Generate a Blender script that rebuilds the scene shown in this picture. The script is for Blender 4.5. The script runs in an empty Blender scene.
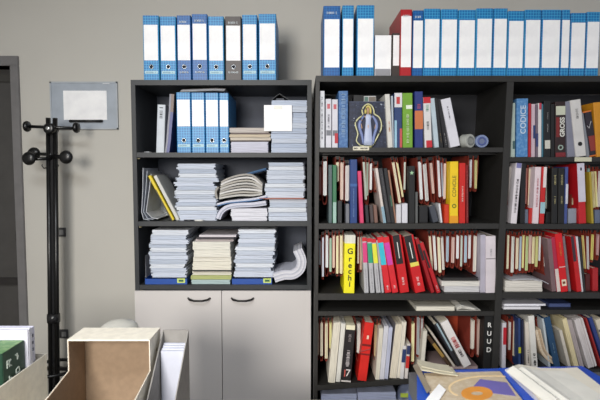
import bpy, bmesh, math, random
from mathutils import Vector, Matrix
random.seed(7)
SC = bpy.context.scene
COL = SC.collection

# ---------------------------------------------------------------- camera
PITCH = math.radians(3.6)
CAM = Vector((0, -2.4, 1.55))
FPX = 480.0
cd = bpy.data.cameras.new('camera'); cam = bpy.data.objects.new('camera', cd); COL.objects.link(cam)
cam.location = CAM; cam.rotation_euler = (math.pi/2 - PITCH, 0, 0)
cd.sensor_width = 36; cd.lens = 36*FPX/600; cd.clip_start = .05
cd.dof.use_dof = True; cd.dof.focus_distance = 2.45; cd.dof.aperture_fstop = 5.0
SC.camera = cam
# ---------------------------------------------------------------- world, lights, exposure
W = bpy.data.worlds.new('world'); SC.world = W; W.use_nodes = True
W.node_tree.nodes['Background'].inputs[0].default_value = (.86, .9, 1, 1)
W.node_tree.nodes['Background'].inputs[1].default_value = .45
def area(name, loc, target, size, power, color, sy=None):
    l = bpy.data.lights.new(name, 'AREA'); l.energy = power; l.color = color; l.size = size
    if sy: l.shape = 'RECTANGLE'; l.size_y = sy
    o = bpy.data.objects.new(name, l); COL.objects.link(o); o.location = loc
    o.rotation_euler = (Vector(target)-Vector(loc)).to_track_quat('-Z', 'Y').to_euler(); return o
area('ceiling_light', (-.7, -2.1, 2.78), (-.5, -1.5, 0), 1.2, 34, (.92, .96, 1), .5)
fl = area('room_lamp', (-1.0, -3.9, 2.0), (.1, 0, .5), 1.0, 27, (1, .95, .88), .9); fl.data.spread = math.radians(90)
SC.view_settings.view_transform = 'Standard'; SC.view_settings.look = 'None'
SC.view_settings.gamma = 1; SC.view_settings.use_curve_mapping = False
SC.view_settings.exposure = 0.27

# ---------------------------------------------------------------- helpers
def P(px, py, Y):
    """point of the vertical plane y=Y seen at a pixel -> (x, z)"""
    u = (px-300)/FPX; w = (200-py)/FPX
    ry = math.cos(PITCH)+w*math.sin(PITCH); rz = -math.sin(PITCH)+w*math.cos(PITCH)
    t = (Y-CAM.y)/ry
    return u*t, CAM.z+rz*t
def lin(c):
    c /= 255
    return c/12.92 if c <= .04045 else ((c+.055)/1.055)**2.4
MATS = {}
def M(rgb, rough=.55, metal=0, kind='plain', rgb2=None, spec=None):
    key = (rgb, rough, metal, kind, rgb2)
    if key in MATS: return MATS[key]
    m = bpy.data.materials.new(kind); m.use_nodes = True; nt = m.node_tree; N = nt.nodes; L = nt.links
    b = N['Principled BSDF']; b.inputs['Roughness'].default_value = rough; b.inputs['Metallic'].default_value = metal
    c = tuple(lin(v) for v in rgb)
    tc = N.new('ShaderNodeTexCoord')
    def ramp(fac, a, bb, p0=.35, p1=.65):
        r = N.new('ShaderNodeValToRGB'); r.color_ramp.elements[0].position = p0; r.color_ramp.elements[1].position = p1
        r.color_ramp.elements[0].color = (*a, 1); r.color_ramp.elements[1].color = (*bb, 1)
        L.new(fac, r.inputs[0]); return r.outputs[0]
    def mapped(sc):
        mp = N.new('ShaderNodeMapping'); mp.inputs['Scale'].default_value = sc; L.new(tc.outputs['Object'], mp.inputs[0]); return mp.outputs[0]
    if kind in ('pages_v', 'pages_h'):
        n = N.new('ShaderNodeTexNoise'); n.inputs['Scale'].default_value = 1; n.inputs['Detail'].default_value = 3
        L.new(mapped((600, 6, 10) if kind == 'pages_v' else (10, 6, 600)), n.inputs[0])
        o = ramp(n.outputs[0], tuple(v*.80 for v in c), tuple(min(1, v*1.06) for v in c), .36, .56)
        L.new(o, b.inputs['Base Color'])
    elif kind == 'plaid':
        br = N.new('ShaderNodeTexBrick'); br.offset = 0; br.inputs['Scale'].default_value = 1
        br.inputs['Brick Width'].default_value = .0125; br.inputs['Row Height'].default_value = .0125
        br.inputs['Mortar Size'].default_value = .0016; br.inputs['Mortar Smooth'].default_value = .6
        mp = N.new('ShaderNodeMapping'); mp.inputs['Rotation'].default_value = (math.pi/2, 0, 0); L.new(tc.outputs['Object'], mp.inputs[0])
        L.new(mp.outputs[0], br.inputs[0])
        c2 = tuple(lin(v) for v in rgb2)
        br.inputs['Color1'].default_value = (*c, 1); br.inputs['Color2'].default_value = (*[v*.86 for v in c], 1); br.inputs['Mortar'].default_value = (*c2, 1)
        L.new(br.outputs[0], b.inputs['Base Color'])
    elif kind == 'mottle':
        n = N.new('ShaderNodeTexNoise'); n.inputs['Scale'].default_value = 70; n.inputs['Detail'].default_value = 5
        L.new(mapped((1, 1, 1)), n.inputs[0])
        L.new(ramp(n.outputs[0], c, tuple(lin(v) for v in rgb2), .45, .62), b.inputs['Base Color'])
    elif kind == 'clear':
        b.inputs['Base Color'].default_value = (*c, 1); b.inputs['Transmission Weight'].default_value = .75
        b.inputs['IOR'].default_value = 1.15
    else:
        n = N.new('ShaderNodeTexNoise'); n.inputs['Scale'].default_value = {'wall': 1.6, 'metal': 60, 'card': 45}.get(kind, 14); n.inputs['Detail'].default_value = 4
        L.new(mapped((1, 1, 1)), n.inputs[0])
        amt = .03 if kind == 'wall' else .08
        L.new(ramp(n.outputs[0], tuple(v*(1-amt) for v in c), tuple(min(1, v*(1+amt*.6)) for v in c)), b.inputs['Base Color'])
    MATS[key] = m; return m

class MB:
    def __init__(s): s.bm = bmesh.new()
    def box(s, x0, x1, y0, y1, z0, z1, rot=None):
        r = bmesh.ops.create_cube(s.bm, size=1)['verts']
        for v in r:
            v.co = Vector(((x0+x1)/2+v.co.x*(x1-x0), (y0+y1)/2+v.co.y*(y1-y0), (z0+z1)/2+v.co.z*(z1-z0)))
        if rot:
            c = Vector(((x0+x1)/2, (y0+y1)/2, (z0+z1)/2)); bmesh.ops.rotate(s.bm, verts=r, cent=c, matrix=Matrix.Rotation(rot[0], 3, rot[1]))
        return s
    def prism(s, pts, d0, d1, axis='y'):
        """closed outline extruded along an axis; pts are (x,z) for y, (y,z) for x, (x,y) for z"""
        def mk(a, b, d): return {'y': (a, d, b), 'x': (d, a, b), 'z': (a, b, d)}[axis]
        A = [s.bm.verts.new(mk(a, b, d0)) for a, b in pts]; B = [s.bm.verts.new(mk(a, b, d1)) for a, b in pts]
        n = len(pts); s.bm.faces.new(A); s.bm.faces.new(B[::-1])
        for i in range(n): s.bm.faces.new((A[i], B[i], B[(i+1) % n], A[(i+1) % n]))
        return s
    def ribbon(s, pts, t, y0, y1):
        """curved sheet: a centre line in x,z given a thickness and run along y"""
        up, lo = [], []
        for i, p in enumerate(pts):
            a = Vector(pts[max(i-1, 0)]); b = Vector(pts[min(i+1, len(pts)-1)]); d = (b-a).normalized(); n = Vector((-d.y, d.x))*t/2
            up.append(tuple(Vector(p)+n)); lo.append(tuple(Vector(p)-n))
        n = len(pts)
        Q = [[s.bm.verts.new((q[0], y, q[1])) for q in row] for y in (y0, y1) for row in (up, lo)]
        a, b, c, d = Q
        for i in range(n-1):
            s.bm.faces.new((a[i], a[i+1], b[i+1], b[i])); s.bm.faces.new((c[i+1], c[i], d[i], d[i+1]))
            s.bm.faces.new((a[i+1], a[i], c[i], c[i+1])); s.bm.faces.new((b[i], b[i+1], d[i+1], d[i]))
        for i in (0, n-1): s.bm.faces.new((a[i], b[i], d[i], c[i]))
        return s
    def tube(s, pts, r, seg=12):
        pts = [Vector(p) for p in pts]; rings = []
        rs = r if isinstance(r, (list, tuple)) else [r]*len(pts)
        for i, p in enumerate(pts):
            d = (pts[min(i+1, len(pts)-1)]-pts[max(i-1, 0)]).normalized()
            a = d.cross(Vector((0, 0, 1)) if abs(d.z) < .9 else Vector((1, 0, 0))).normalized(); b = d.cross(a)
            rings.append([s.bm.verts.new(p+(a*math.cos(t)+b*math.sin(t))*rs[i]) for t in [2*math.pi*k/seg for k in range(seg)]])
        for A, B in zip(rings, rings[1:]):
            for k in range(seg): s.bm.faces.new((A[k], A[(k+1) % seg], B[(k+1) % seg], B[k]))
        s.bm.faces.new(rings[0][::-1]); s.bm.faces.new(rings[-1]); return s
    def lathe(s, prof, c=(0, 0, 0), axis='z', seg=24):
        rings = []
        for r, h in prof:
            ring = []
            for k in range(seg):
                t = 2*math.pi*k/seg; a, b = max(r, 1e-4)*math.cos(t), max(r, 1e-4)*math.sin(t)
                q = {'z': (a, b, h), 'y': (a, h, b), 'x': (h, a, b)}[axis]
                ring.append(s.bm.verts.new(Vector(c)+Vector(q)))
            rings.append(ring)
        for A, B in zip(rings, rings[1:]):
            for k in range(seg): s.bm.faces.new((A[k], A[(k+1) % seg], B[(k+1) % seg], B[k]))
        s.bm.faces.new(rings[0][::-1]); s.bm.faces.new(rings[-1]); return s
    def torus(s, R, r, c=(0, 0, 0), axis='y', seg=28, sg=10):
        vs = []
        for i in range(seg):
            a = 2*math.pi*i/seg; row = []
            for j in range(sg):
                b = 2*math.pi*j/sg; q = (R+r*math.cos(b)); h = r*math.sin(b)
                p = {'z': (q*math.cos(a), q*math.sin(a), h), 'y': (q*math.cos(a), h, q*math.sin(a)), 'x': (h, q*math.cos(a), q*math.sin(a))}[axis]
                row.append(s.bm.verts.new(Vector(c)+Vector(p)))
            vs.append(row)
        for i in range(seg):
            for j in range(sg): s.bm.faces.new((vs[i][j], vs[(i+1) % seg][j], vs[(i+1) % seg][(j+1) % sg], vs[i][(j+1) % sg]))
        return s
    def build(s, name, mat, parent=None, bevel=0, smooth=False):
        bmesh.ops.recalc_face_normals(s.bm, faces=s.bm.faces)
        if bevel: bmesh.ops.bevel(s.bm, geom=list(s.bm.edges), offset=bevel, segments=2, affect='EDGES', clamp_overlap=True)
        me = bpy.data.meshes.new(name); s.bm.to_mesh(me); s.bm.free()
        if smooth:
            for p in me.polygons: p.use_smooth = True
        me.materials.append(mat)
        o = bpy.data.objects.new(name, me); COL.objects.link(o); o.parent = parent; return o
def tag(o, label, cat, group=None):
    o['label'] = label; o['category'] = cat
    if group: o['group'] = group
    return o
def thing(name, label, cat, loc=(0, 0, 0), rot=(0, 0, 0), group=None):
    o = bpy.data.objects.new(name, None); COL.objects.link(o); o.empty_display_size = .03
    o.location = loc; o.rotation_euler = rot; return tag(o, label, cat, group)
def struct(o): o['kind'] = 'structure'; return o
def text(txt, size, mat, parent, loc, rz=0, name='lettering', bold=.0, flat_up=False, sx=1.0):
    cu = bpy.data.curves.new('t', 'FONT'); cu.body = txt; cu.size = size; cu.align_x = 'CENTER'; cu.align_y = 'CENTER'; cu.extrude = .0002; cu.offset = bold
    t = bpy.data.objects.new('t', cu); COL.objects.link(t); dg = bpy.context.evaluated_depsgraph_get()
    me = bpy.data.meshes.new_from_object(t.evaluated_get(dg)); bpy.data.objects.remove(t)
    me.name = name; me.materials.clear(); me.materials.append(mat)
    R = Matrix.Rotation(rz, 4, 'Z') @ Matrix.Scale(sx, 4, (1, 0, 0))
    if not flat_up: R = Matrix.Rotation(math.pi/2, 4, 'X') @ R
    me.transform(R)
    o = bpy.data.objects.new(name, me); COL.objects.link(o); o.parent = parent; o.location = loc; return o
ORD = 'first second third fourth fifth sixth seventh eighth ninth tenth eleventh twelfth thirteenth fourteenth fifteenth sixteenth seventeenth eighteenth nineteenth twentieth'.split()
def ordn(i): return ORD[i]
WHITE = (226, 226, 232); CREAM = (226, 216, 190); INK = (25, 25, 28)

# ---------------------------------------------------------------- room
WALLY = .38
wallm = M((198, 195, 187), .8, kind='wall')
jxa = P(10.7, 66, WALLY)[0]; jxb = P(19.2, 62, WALLY)[0]; dx1 = jxb-.01; dzt = P(10, 66, WALLY)[1]
w = MB(); w.box(dx1, 2.6, WALLY, WALLY+.12, 0, 2.82); w.box(-2.75, dx1, WALLY, WALLY+.12, dzt, 2.82); w.build('wall_back', wallm); struct(bpy.data.objects['wall_back'])
struct(MB().box(-2.75, 2.6, -4.7, WALLY+1.6, -.05, 0).build('floor', M((120, 112, 100), .5, kind='wall')))
struct(MB().box(-2.75, 2.6, -4.7, WALLY+.12, 2.82, 2.87).build('ceiling', M((215, 213, 208), .9, kind='wall')))
struct(MB().box(-2.8, -2.75, -4.7, WALLY+1.6, 0, 2.82).build('wall_left', wallm))
struct(MB().box(dx1+.002, 2.6, WALLY-.012, WALLY, 0, .08).build('baseboard_back', M((60, 60, 62), .5)))
# doorway: jamb, dark recessed door leaf
d = MB(); jx = jxa+.03
d.box(jxa, jxb, WALLY-.012, WALLY+.13, 0, dzt-.0); d.box(-2.75, jxb, WALLY-.012, WALLY+.13, dzt, dzt+.055)
fr = struct(d.build('trim_1', M((116, 114, 114), .5), bevel=.003))
struct(MB().box(-2.75, jx-.031, WALLY+.09, WALLY+.13, .45, dzt-.002).build('door_1', M((70, 68, 66), .6)))
dr = bpy.data.objects['door_1']
MB().box(jx-.05, jx-.034, WALLY+.02, WALLY+.088, 1.13, 1.19).build('door_latch', M((40, 38, 36), .4, .6), dr)
MB().box(-2.75, jx-.034, WALLY+.075, WALLY+.089, dzt-.075, dzt-.03).build('door_rail', M((60, 58, 54), .5), dr)
MB().box(-2.75, jx-.034, WALLY+.088, WALLY+.128, .0, .44).build('kick_panel', M((54, 50, 48), .5), dr)
MB().box(-2.75, jx-.034, WALLY+.07, WALLY+.087, .86, .90).build('push_bar', M((40, 37, 36), .5), dr)

# ---------------------------------------------------------------- cabinets
LAM = M((42, 45, 48), .5); LAMB = M((66, 72, 86), .6); DK = M((40, 39, 37), .5); DKB = M((38, 39, 44), .6)
# left cupboard
cup = thing('cupboard', 'dark grey cupboard with open shelves above two pale grey doors', 'cupboard', (0, 0, 0))
CX0, CX1, CY0, CY1 = -.836, .058, 0.0, .372
cx0, cx1 = CX0+.022, CX1-.022
MB().box(CX0, CX0+.022, CY0, CY1, .001, 1.967).build('side_panel', LAM, cup, .001)
MB().box(CX1-.022, CX1, CY0, CY1, .001, 1.967).build('side_panel', LAM, cup, .001)
MB().box(CX0, CX1, CY0, CY1, 1.967, 1.993).build('top_panel', LAM, cup, .001)
MB().box(cx0, cx1, CY1-.008, CY1, .08, 1.966).build('back_panel', LAMB, cup)
LS1, LS2, LS3 = 1.636, 1.2908, .9675
for z in (LS1, LS2, LS3): MB().box(cx0, cx1, CY0+.002, CY1-.009, z-.024, z).build('shelf', LAM, cup, .001)
MB().box(cx0, cx1, CY0+.03, CY0+.05, .001, .08).build('plinth', LAM, cup)
DOORM = M((200, 196, 194), .45, kind='wall'); HND = M((35, 33, 33), .35, .5)
dm = P(222.5, 330, 0)[0]
for x0, x1, hx in ((CX0+.003, dm-.0015, P(200, 298, 0)[0]), (dm+.0015, CX1-.003, P(243, 298, 0)[0])):
    dd = MB().box(x0, x1, CY0-.018, CY0-.001, .085, .941).build('door', DOORM, cup, .001)
    hz = P(200, 298, 0)[1]
    MB().tube([(hx-.055, -.02, hz+.004), (hx-.045, -.038, hz+.001), (hx-.02, -.046, hz-.003), (hx+.02, -.046, hz-.003), (hx+.045, -.038, hz+.001), (hx+.055, -.02, hz+.004)], .0052).build('handle', HND, dd, smooth=True)
for zz in (LS1, LS2, LS3):
    MB().lathe([(.003, 0), (.003, .012)], (cx0+.001, .012, zz-.03), 'x', 10).build('shelf_pin', M((150, 140, 110), .4, .8), cup)
# right bookcase
bc = thing('bookcase', 'tall near-black two-bay bookcase full of books and files', 'bookcase', (0, 0, 0))
RY = -.13; RY1 = .26
BX0, BXD0, BXD1, BX1 = .070, .956, .986, 1.893
bx0 = BX0+.020
def lean(pa, pb):
    (x0, z0), (x1, z1) = P(pa[0], pa[1], RY), P(pb[0], pb[1], RY)
    return lambda z: x0+(x1-x0)*(z-z0)/(z1-z0)
def panel(fa, fb, nm):
    MB().prism([(fa(.001), .001), (fb(.001), .001), (fb(1.96), 1.96), (fa(1.96), 1.96)], RY, RY1).build(nm, DK, bc)
LA_, LB_ = lean((315.6, 110), (314.5, 280)), lean((319.4, 110), (318.2, 280)); DA_, DB_ = lean((505.6, 110), (496.3, 280)), lean((512.4, 110), (502.9, 280))
panel(LA_, LB_, 'side_panel')
MB().box(BX1-.026, BX1, RY, RY1, .001, 1.96).build('side_panel', DK, bc, .001)
panel(DA_, DB_, 'divider')
MB().box(LA_(1.97), BX1, RY-.002, RY1, 1.96, 1.988).build('top_panel', DK, bc, .001)
MB().box(bx0, BX1-.027, RY1-.008, RY1, .05, 1.958).build('back_panel', DKB, bc)
A1, A2, A3, A4, A6 = 1.6547, 1.2953, .957, .8699, .27
B1, B2, B3, B4, B5 = 1.6102, 1.2929, .9626, .8773, .585
for z, t in ((A1, .022), (A2, .026), (A3, .032), (A4, .022), (A6, .025)):
    MB().box(LB_(z)+.0005, DA_(z)-.0005, RY+.002, RY1-.009, z-t, z).build('shelf', DK, bc, .001)
for z, t in ((B1, .022), (B2, .024), (B3, .03), (B4, .022), (B5, .028)):
    MB().box(DB_(z)+.0005, BX1-.026, RY+.002, RY1-.009, z-t, z).build('shelf', DK, bc, .001)
def A5(x): return .505+(x-.0874)*.072
MB().prism([(LB_(.5), A5(LB_(.5))), (DA_(.55), A5(DA_(.55))), (DA_(.55), A5(DA_(.55))-.026), (LB_(.5), A5(LB_(.5))-.026)], RY+.002, RY1-.009).build('shelf', DK, bc)
RAIL = M((60, 58, 56), .35, .8)
for bay, z in ((0, 1.6225), (0, 1.259), (0, .8375), (1, 1.5775), (1, 1.2585), (1, .8445)):
    x0, x1 = (LB_(z), DA_(z)) if bay == 0 else (DB_(z), BX1-.026)
    MB().box(x0, x1, RY+.075, RY+.083, z, z+.010).build('hanging_rail', RAIL, bc)
    MB().box(x0, x1, RY1-.06, RY1-.052, z, z+.010).build('hanging_rail', RAIL, bc)
MB().box(bx0, BX1-.026, RY+.03, RY+.05, .001, .05).build('plinth', DK, bc)

# ---------------------------------------------------------------- things that stand on shelves
class Sh:
    def __init__(s, z, Y, where): s.zf = z if callable(z) else (lambda x: z); s.Y = Y; s.where = where; s.nh = 0
LA1 = Sh(LS1, 0, "cupboard's top shelf"); LA2 = Sh(LS2, 0, "cupboard's middle shelf"); LA3 = Sh(LS3, 0, "cupboard's lowest open shelf")
RA1 = Sh(A1, RY, 'top shelf of left bay'); RA2 = Sh(A2, RY, 'second shelf of left bay'); RA3 = Sh(A3, RY, 'third shelf of left bay'); RA5 = Sh(A5, RY, 'lower shelf of left bay')
RB1 = Sh(B1, RY, 'top shelf of right bay'); RB2 = Sh(B2, RY, 'second shelf of right bay'); RB3 = Sh(B3, RY, 'third shelf of right bay'); RB5 = Sh(B5, RY, 'lower shelf of right bay')

def bands_on(root, w, h, bands):
    for ib, bnd in enumerate(bands):
        z0, z1, x0, x1, col = bnd[:5]; nm = bnd[5] if len(bnd) > 5 else 'spine_band'
        MB().box(-w/2+x0*w, -w/2+x1*w, -.0007-.0004*ib, .0006, z0*h, z1*h).build(nm, M(col, .5) if isinstance(col, tuple) else col, root)
def marks(root, w, z0, z1, col, xc=0, bw=.4, n=None, y=-.0022, name='lettering'):
    """a run of small strokes like unreadable spine lettering"""
    rr = random.Random(int(z0*1e5)+int(w*1e5)); mb = MB(); n = n or max(3, int((z1-z0)/.005)); s = (z1-z0)/n
    for i in range(n):
        if rr.random() < .12: continue
        zz = z0+i*s; ww = w*bw*(.6+.4*rr.random())
        mb.box(xc-ww/2, xc+ww/2, y, y+.0012, zz, zz+s*.35)
        if rr.random() < .6: mb.box(xc-ww/2 if rr.random() < .5 else xc+ww/2-s*.25, xc-ww/2+s*.25 if rr.random() < .5 else xc+ww/2, y, y+.0007, zz, zz+s*.75)
    return mb.build(name, M(col, .5), root)
SKIPL = set()
def upright(S, xt, xb, wpx, yt, label, cat='book', name='book', dy=.02, z=None):
    Y = S.Y+dy
    xb_w = P(xb, 280, Y)[0]
    # pixel x at shelf height
    zb = S.zf(xb_w) if z is None else z
    for _ in range(3):
        py = 200
        lo, hi = 0, 500
        for _k in range(30):
            mid = (lo+hi)/2
            if P(xb, mid, Y)[1] > zb: lo = mid
            else: hi = mid
        xb_w = P(xb, lo, Y)[0]
        zb = S.zf(xb_w) if z is None else z
    X, Z = P(xt, yt, Y)
    ang = math.atan2(X-xb_w, Z-zb); wd = wpx*(Y-CAM.y)/FPX*math.cos(ang)
    h = (Z-zb - wd*abs(math.sin(ang)))/math.cos(ang)
    zb += wd/2*abs(math.sin(ang))+.0003+(abs(S.zf(xb_w+.01)-S.zf(xb_w-.01))/.02*wd/2 if z is None else 0)
    r = thing(name, label, cat, (xb_w, Y, zb), (0, ang, 0))
    return r, wd, h
def book(S, xt, xb, wpx, yt, col, label, bands=(), d=.19, dy=.02, mk=None, cat='book', name='book', pg=None, rough=.45, mat=None, z=None):
    r, w, h = upright(S, xt, xb, wpx, yt, label, cat, name, dy, z)
    w *= .94; c = mat or M(col, rough); t = min(.002, w*.2); f = min(.0025, w*.25)
    mb = MB()
    mb.prism([(-w/2, f), (-w/2+f, 0), (w/2-f, 0), (w/2, f), (w/2, d), (w/2-t, d), (w/2-t, f+t), (-w/2+t, f+t), (-w/2+t, d), (-w/2, d)], 0, h, 'z')
    mb.build('cover', c, r)
    MB().box(-w/2+t, w/2-t, f+t, d-.004, .003, h-.004).build('pages', pg or M((225, 218, 200), .8, kind='pages_v'), r)
    bands_on(r, w, h, bands)
    if mk:
        for m_ in mk: marks(r, w, m_[0]*h, m_[1]*h, m_[2], bw=m_[3] if len(m_) > 3 else .4, xc=(m_[4]*w if len(m_) > 4 else 0))
    r['wh'] = 0; del r['wh']
    return r, w, h
def sheaf(S, xt, xb, wpx, yt, col, label, cover=None, dy=.025, d=.22, n=None, name='paper_sheaf', cat='papers', z=None, jit=.004):
    r, w, h = upright(S, xt, xb, wpx, yt, label, cat, name, dy, z)
    n = n or max(2, int(w/.005)); rr = random.Random(int(xt*31+yt)); mb = MB(); m = M(col, .8, kind='pages_v')
    for i in range(n):
        x0 = -w/2+w*i/n; mb.box(x0+.0002, x0+w/n-.0004, rr.uniform(0, jit), d-rr.uniform(0, .01), 0, h-rr.uniform(0, jit*1.3))
    mb.build('sheets', m, r)
    if cover:
        MB().box(-w/2-.0012, -w/2, .002, d, 0, h*.995).build('cover', M(cover, .5), r)
        MB().box(w/2, w/2+.0012, .002, d, 0, h*.995).build('cover', M(cover, .5), r)
    return r, w, h
HC = (146, 54, 38)
def hang(S, items, railz, cover=HC, dy=.062):
    """suspension files hung side by side: folded card cover with papers in its fold"""
    for q_, it in enumerate(items):
        xt, xb, wpx, yt, yb, cname, col = it[:7]; i = S.nh; S.nh += 1
        gaps = [abs(items[q_+k][e]-it[e]) for k in (-1, 1) if 0 <= q_+k < len(items) for e in (0, 1)]; gap = min(gaps+[99])
        wpx = min(wpx, gap*.88)
        Y = S.Y+dy
        X, Z = P(xt, yt, Y); X2, Z2 = P(xb, yb, Y)
        if abs(X-X2) < .01: X2 = X
        w = wpx*(Y-CAM.y)/FPX; ang = math.atan2(X-X2, Z-Z2); L = math.hypot(X-X2, Z-Z2)
        r = thing('hanging_file', '%s papers in hanging file, %s from left, %s' % (cname, ordn(i), S.where), 'hanging file', (X2, Y, Z2), (0, ang, 0), 'hanging files on '+S.where)
        d = .27; top = min(L+.020, (railz-Z2)/math.cos(ang)-.0045-abs(math.sin(ang))*w); g = min(w*.66+.004, gap*(Y-CAM.y)/FPX*.48); b = .0015
        rr = random.Random(i*7+int(Z*1000)); n = max(2, int(w/.004)); mb = MB(); lift = rr.choice((0, 0, .006, .014, .03))*min(1, L/.12)
        for k in range(n):
            x0 = -w*.40+w*.80*k/n; zb_ = abs(k-(n-1)/2)/n*.008+lift; Lk = min(L, top-.003)
            mb.box(x0+.0002, x0+w*.80/n-.0003, rr.uniform(-.004, .004), d*.8, zb_, Lk-rr.uniform(0, .008))
        mb.build('sheets', M(col, .8, kind='pages_v'), r)
        mb = MB()
        lowz = -.012
        mb.prism([(-g, top), (-g+b, top), (-g*.9+b, L*.5), (-w*.45, .004), (-w*.2, lowz+.002), (w*.2, lowz+.002), (w*.45, .004), (g*.9-b, L*.5), (g-b, top), (g, top), (g*.9, L*.5), (w*.48, .002), (w*.24, lowz), (-w*.24, lowz), (-w*.48, .002), (-g*.9, L*.5)], .004, d)
        mb.build('cover', M(cover, .75, kind='card'), r)
        hz = max(top+.001, 0)
        for ya, yb_ in ((.011, .015), (d-.02, d-.016)): MB().box(-g-.001, g+.001, ya, yb_, top-.012, top+.004).build('hook', RAIL, r)

def bundle(x0, x1, y0, d, z0, z1, col, label, group=None, seed=0, name='paper_bundle', jit=.004, tape=None, rz=0, cat='paper bundle', slab=.0045):
    rr = random.Random(seed); cx = (x0+x1)/2; w = x1-x0; h = z1-z0-.0014
    r = thing(name, label, cat, (cx, y0, z0+.0002), (0, 0, rz), group)
    n = max(1, round(h/slab)); mb = MB(); dx = rr.uniform(-jit, jit)
    for k in range(n):
        j = rr.uniform(-jit*.7, jit*.7)+dx*.6; q = rr.uniform(0, jit)
        rot = rr.uniform(-.008, .008)
        mb.box(-w/2+j, w/2+j, q, d-q, h*k/n+.0001, h*(k+1)/n-(.0004 if k < n-1 else 0), (rot, 'Z'))
    mb.build('sheets', M(col, .8, kind='pages_h'), r)
    if tape: MB().box(w/2-.003, w/2+.006, .002, d*.9, h*.12, h*.88).build('comb_spine', M(tape, .5), r)
    return r
def stack(S, bpx, phrase, cols, dy=.02, d=.29, x=None, tape=None, z=None, jit=.004, first=0, cat='paper bundle', noun='paper bundle', group=None):
    """bpx: list of (xl, xr, ytop) from the bottom bundle up; labels count from the top"""
    Y = S.Y+dy; z0 = S.zf(0) if z is None else z; n = len(bpx)
    for i, (xl, xr, yt) in enumerate(bpx):
        zt = P(250, yt, Y)[1]; a = P(xl, yt, Y)[0]; b = P(xr, yt, Y)[0]
        c = cols[i % len(cols)]
        cn = 'cream' if c[2] < c[0]-14 else ('grey-white' if c[0] < 205 else 'white')
        k = n-1-i
        lab = ('topmost %s %s, %s' % (cn, noun, phrase)) if k == 0 else ('lowest %s %s, %s' % (cn, noun, phrase)) if i == 0 else '%s %s, %s from top, %s' % (cn, noun, ordn(k), phrase)
        assert len(lab.split()) <= 16, lab
        bundle(a, b, Y+random.uniform(0, .014), d, z0, zt, c, lab, group or ('bundles in the '+phrase), seed=i*13+int(a*1000), jit=jit, tape=tape)
        z0 = zt
    return z0
def levels(y0, ys, xl, xr, jx=1.5, seed=1):
    rr = random.Random(seed); return [(xl+rr.uniform(-jx, jx), xr+rr.uniform(-jx, jx), y) for y in ys]

# ---------------------------------------------------------------- lever arch files
PLB = M((16, 112, 178), .4, kind='plaid', rgb2=(70, 168, 214)); PLD = M((14, 84, 152), .4, kind='plaid', rgb2=(36, 112, 180))
LBL = M((250, 250, 252), .6); GREYB = M((88, 82, 80), .5); REDB = M((176, 28, 36), .4); LGREY = M((150, 150, 156), .5)
def binder(px, ptop, wpx, label, mat, S=None, Y=.0, z=1.993, style='light', group=None, h=None, d=.285, lab=(.26, .80), ring=True, lean=0, strip=True):
    X, Z = P(px, ptop, Y); w = wpx*(Y-CAM.y)/FPX*.975; h = h or Z-z
    r = thing('binder', label, 'binder', (X, Y, z+.0003), (0, lean, 0), group)
    f = .003; t = .0025
    MB().prism([(-w/2, f), (-w/2+f, 0), (w/2-f, 0), (w/2, f), (w/2, d), (w/2-t, d), (w/2-t, f+t), (-w/2+t, f+t), (-w/2+t, d), (-w/2, d)], 0, h, 'z').build('cover', mat, r)
    MB().box(-w/2+.006, w/2-.01, .02, d-.03, .004, h-.02).build('paper_block', M((222, 222, 225), .8, kind='pages_v'), r)
    if lab: 
        MB().box(-w*.44, w*.44, -.0008, .0004, lab[0]*h, lab[1]*h).build('spine_label', LBL, r)
    if ring:
        MB().torus(.0095, .0022, (0, -.001, h*.205)).build('finger_ring', M((170, 175, 180), .25, .9), r, smooth=True)
        MB().lathe([(.0085, -.0012), (.0085, .0004)], (0, 0, h*.205), 'y', 20).build('ring_hole', M((14, 22, 34), .8), r)
    if strip:
        if style == 'light': MB().box(-w*.42, w*.42, -.0008, .0004, h*.095, h*.14).build('brand_strip', M((170, 205, 215), .5), r)
        marks(r, .012 if style != 'light' else .006, 0, w*.62, (225, 235, 240) if style != 'light' else (90, 130, 160), name='brand_lettering', bw=.9).rotation_euler = (0, math.pi/2, 0)
        mk_ = [c for c in r.children if c.name.startswith('brand_lettering')][-1]; mk_.location = (-w*.31, -.0006, h*.117)
    if style != 'light':
        m2 = marks(r, .014, 0, w*.6, (225, 235, 240), name='top_lettering', bw=.9); m2.rotation_euler = (0, math.pi/2, 0); m2.location = (-w*.3, 0, h*.9)
    return r
# on the cupboard
for i, (a, b, yt, st, m) in enumerate([(142.5, 158.3, 15.5, 'light', PLB), (159.5, 175.5, 16.5, 'light', PLB), (176.5, 190.5, 15.5, 'dark', PLD), (191.5, 207, 14.2, 'dark', PLD), (208, 223.5, 16.5, 'light', PLB), (225, 241, 16.5, 'grey', GREYB), (242, 257, 15, 'light', PLB), (258.5, 276, 14, 'light', PLB)]):
    nm = ['leftmost light blue checked binder on top of the cupboard', 'second light blue checked binder from left on top of the cupboard', 'darker blue binder on cupboard, left one of the dark pair', 'darker blue binder on cupboard, right one of the dark pair', 'light blue checked binder just left of the grey one on the cupboard', 'only grey binder in the row on the cupboard', 'light blue checked binder just right of the grey one on the cupboard', 'rightmost light blue checked binder on top of the cupboard'][i]
    binder((a+b)/2, yt, b-a, nm, m, Y=.004, z=1.9933, style=st, group='binders on the cupboard', lab=(.305, .855))
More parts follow.
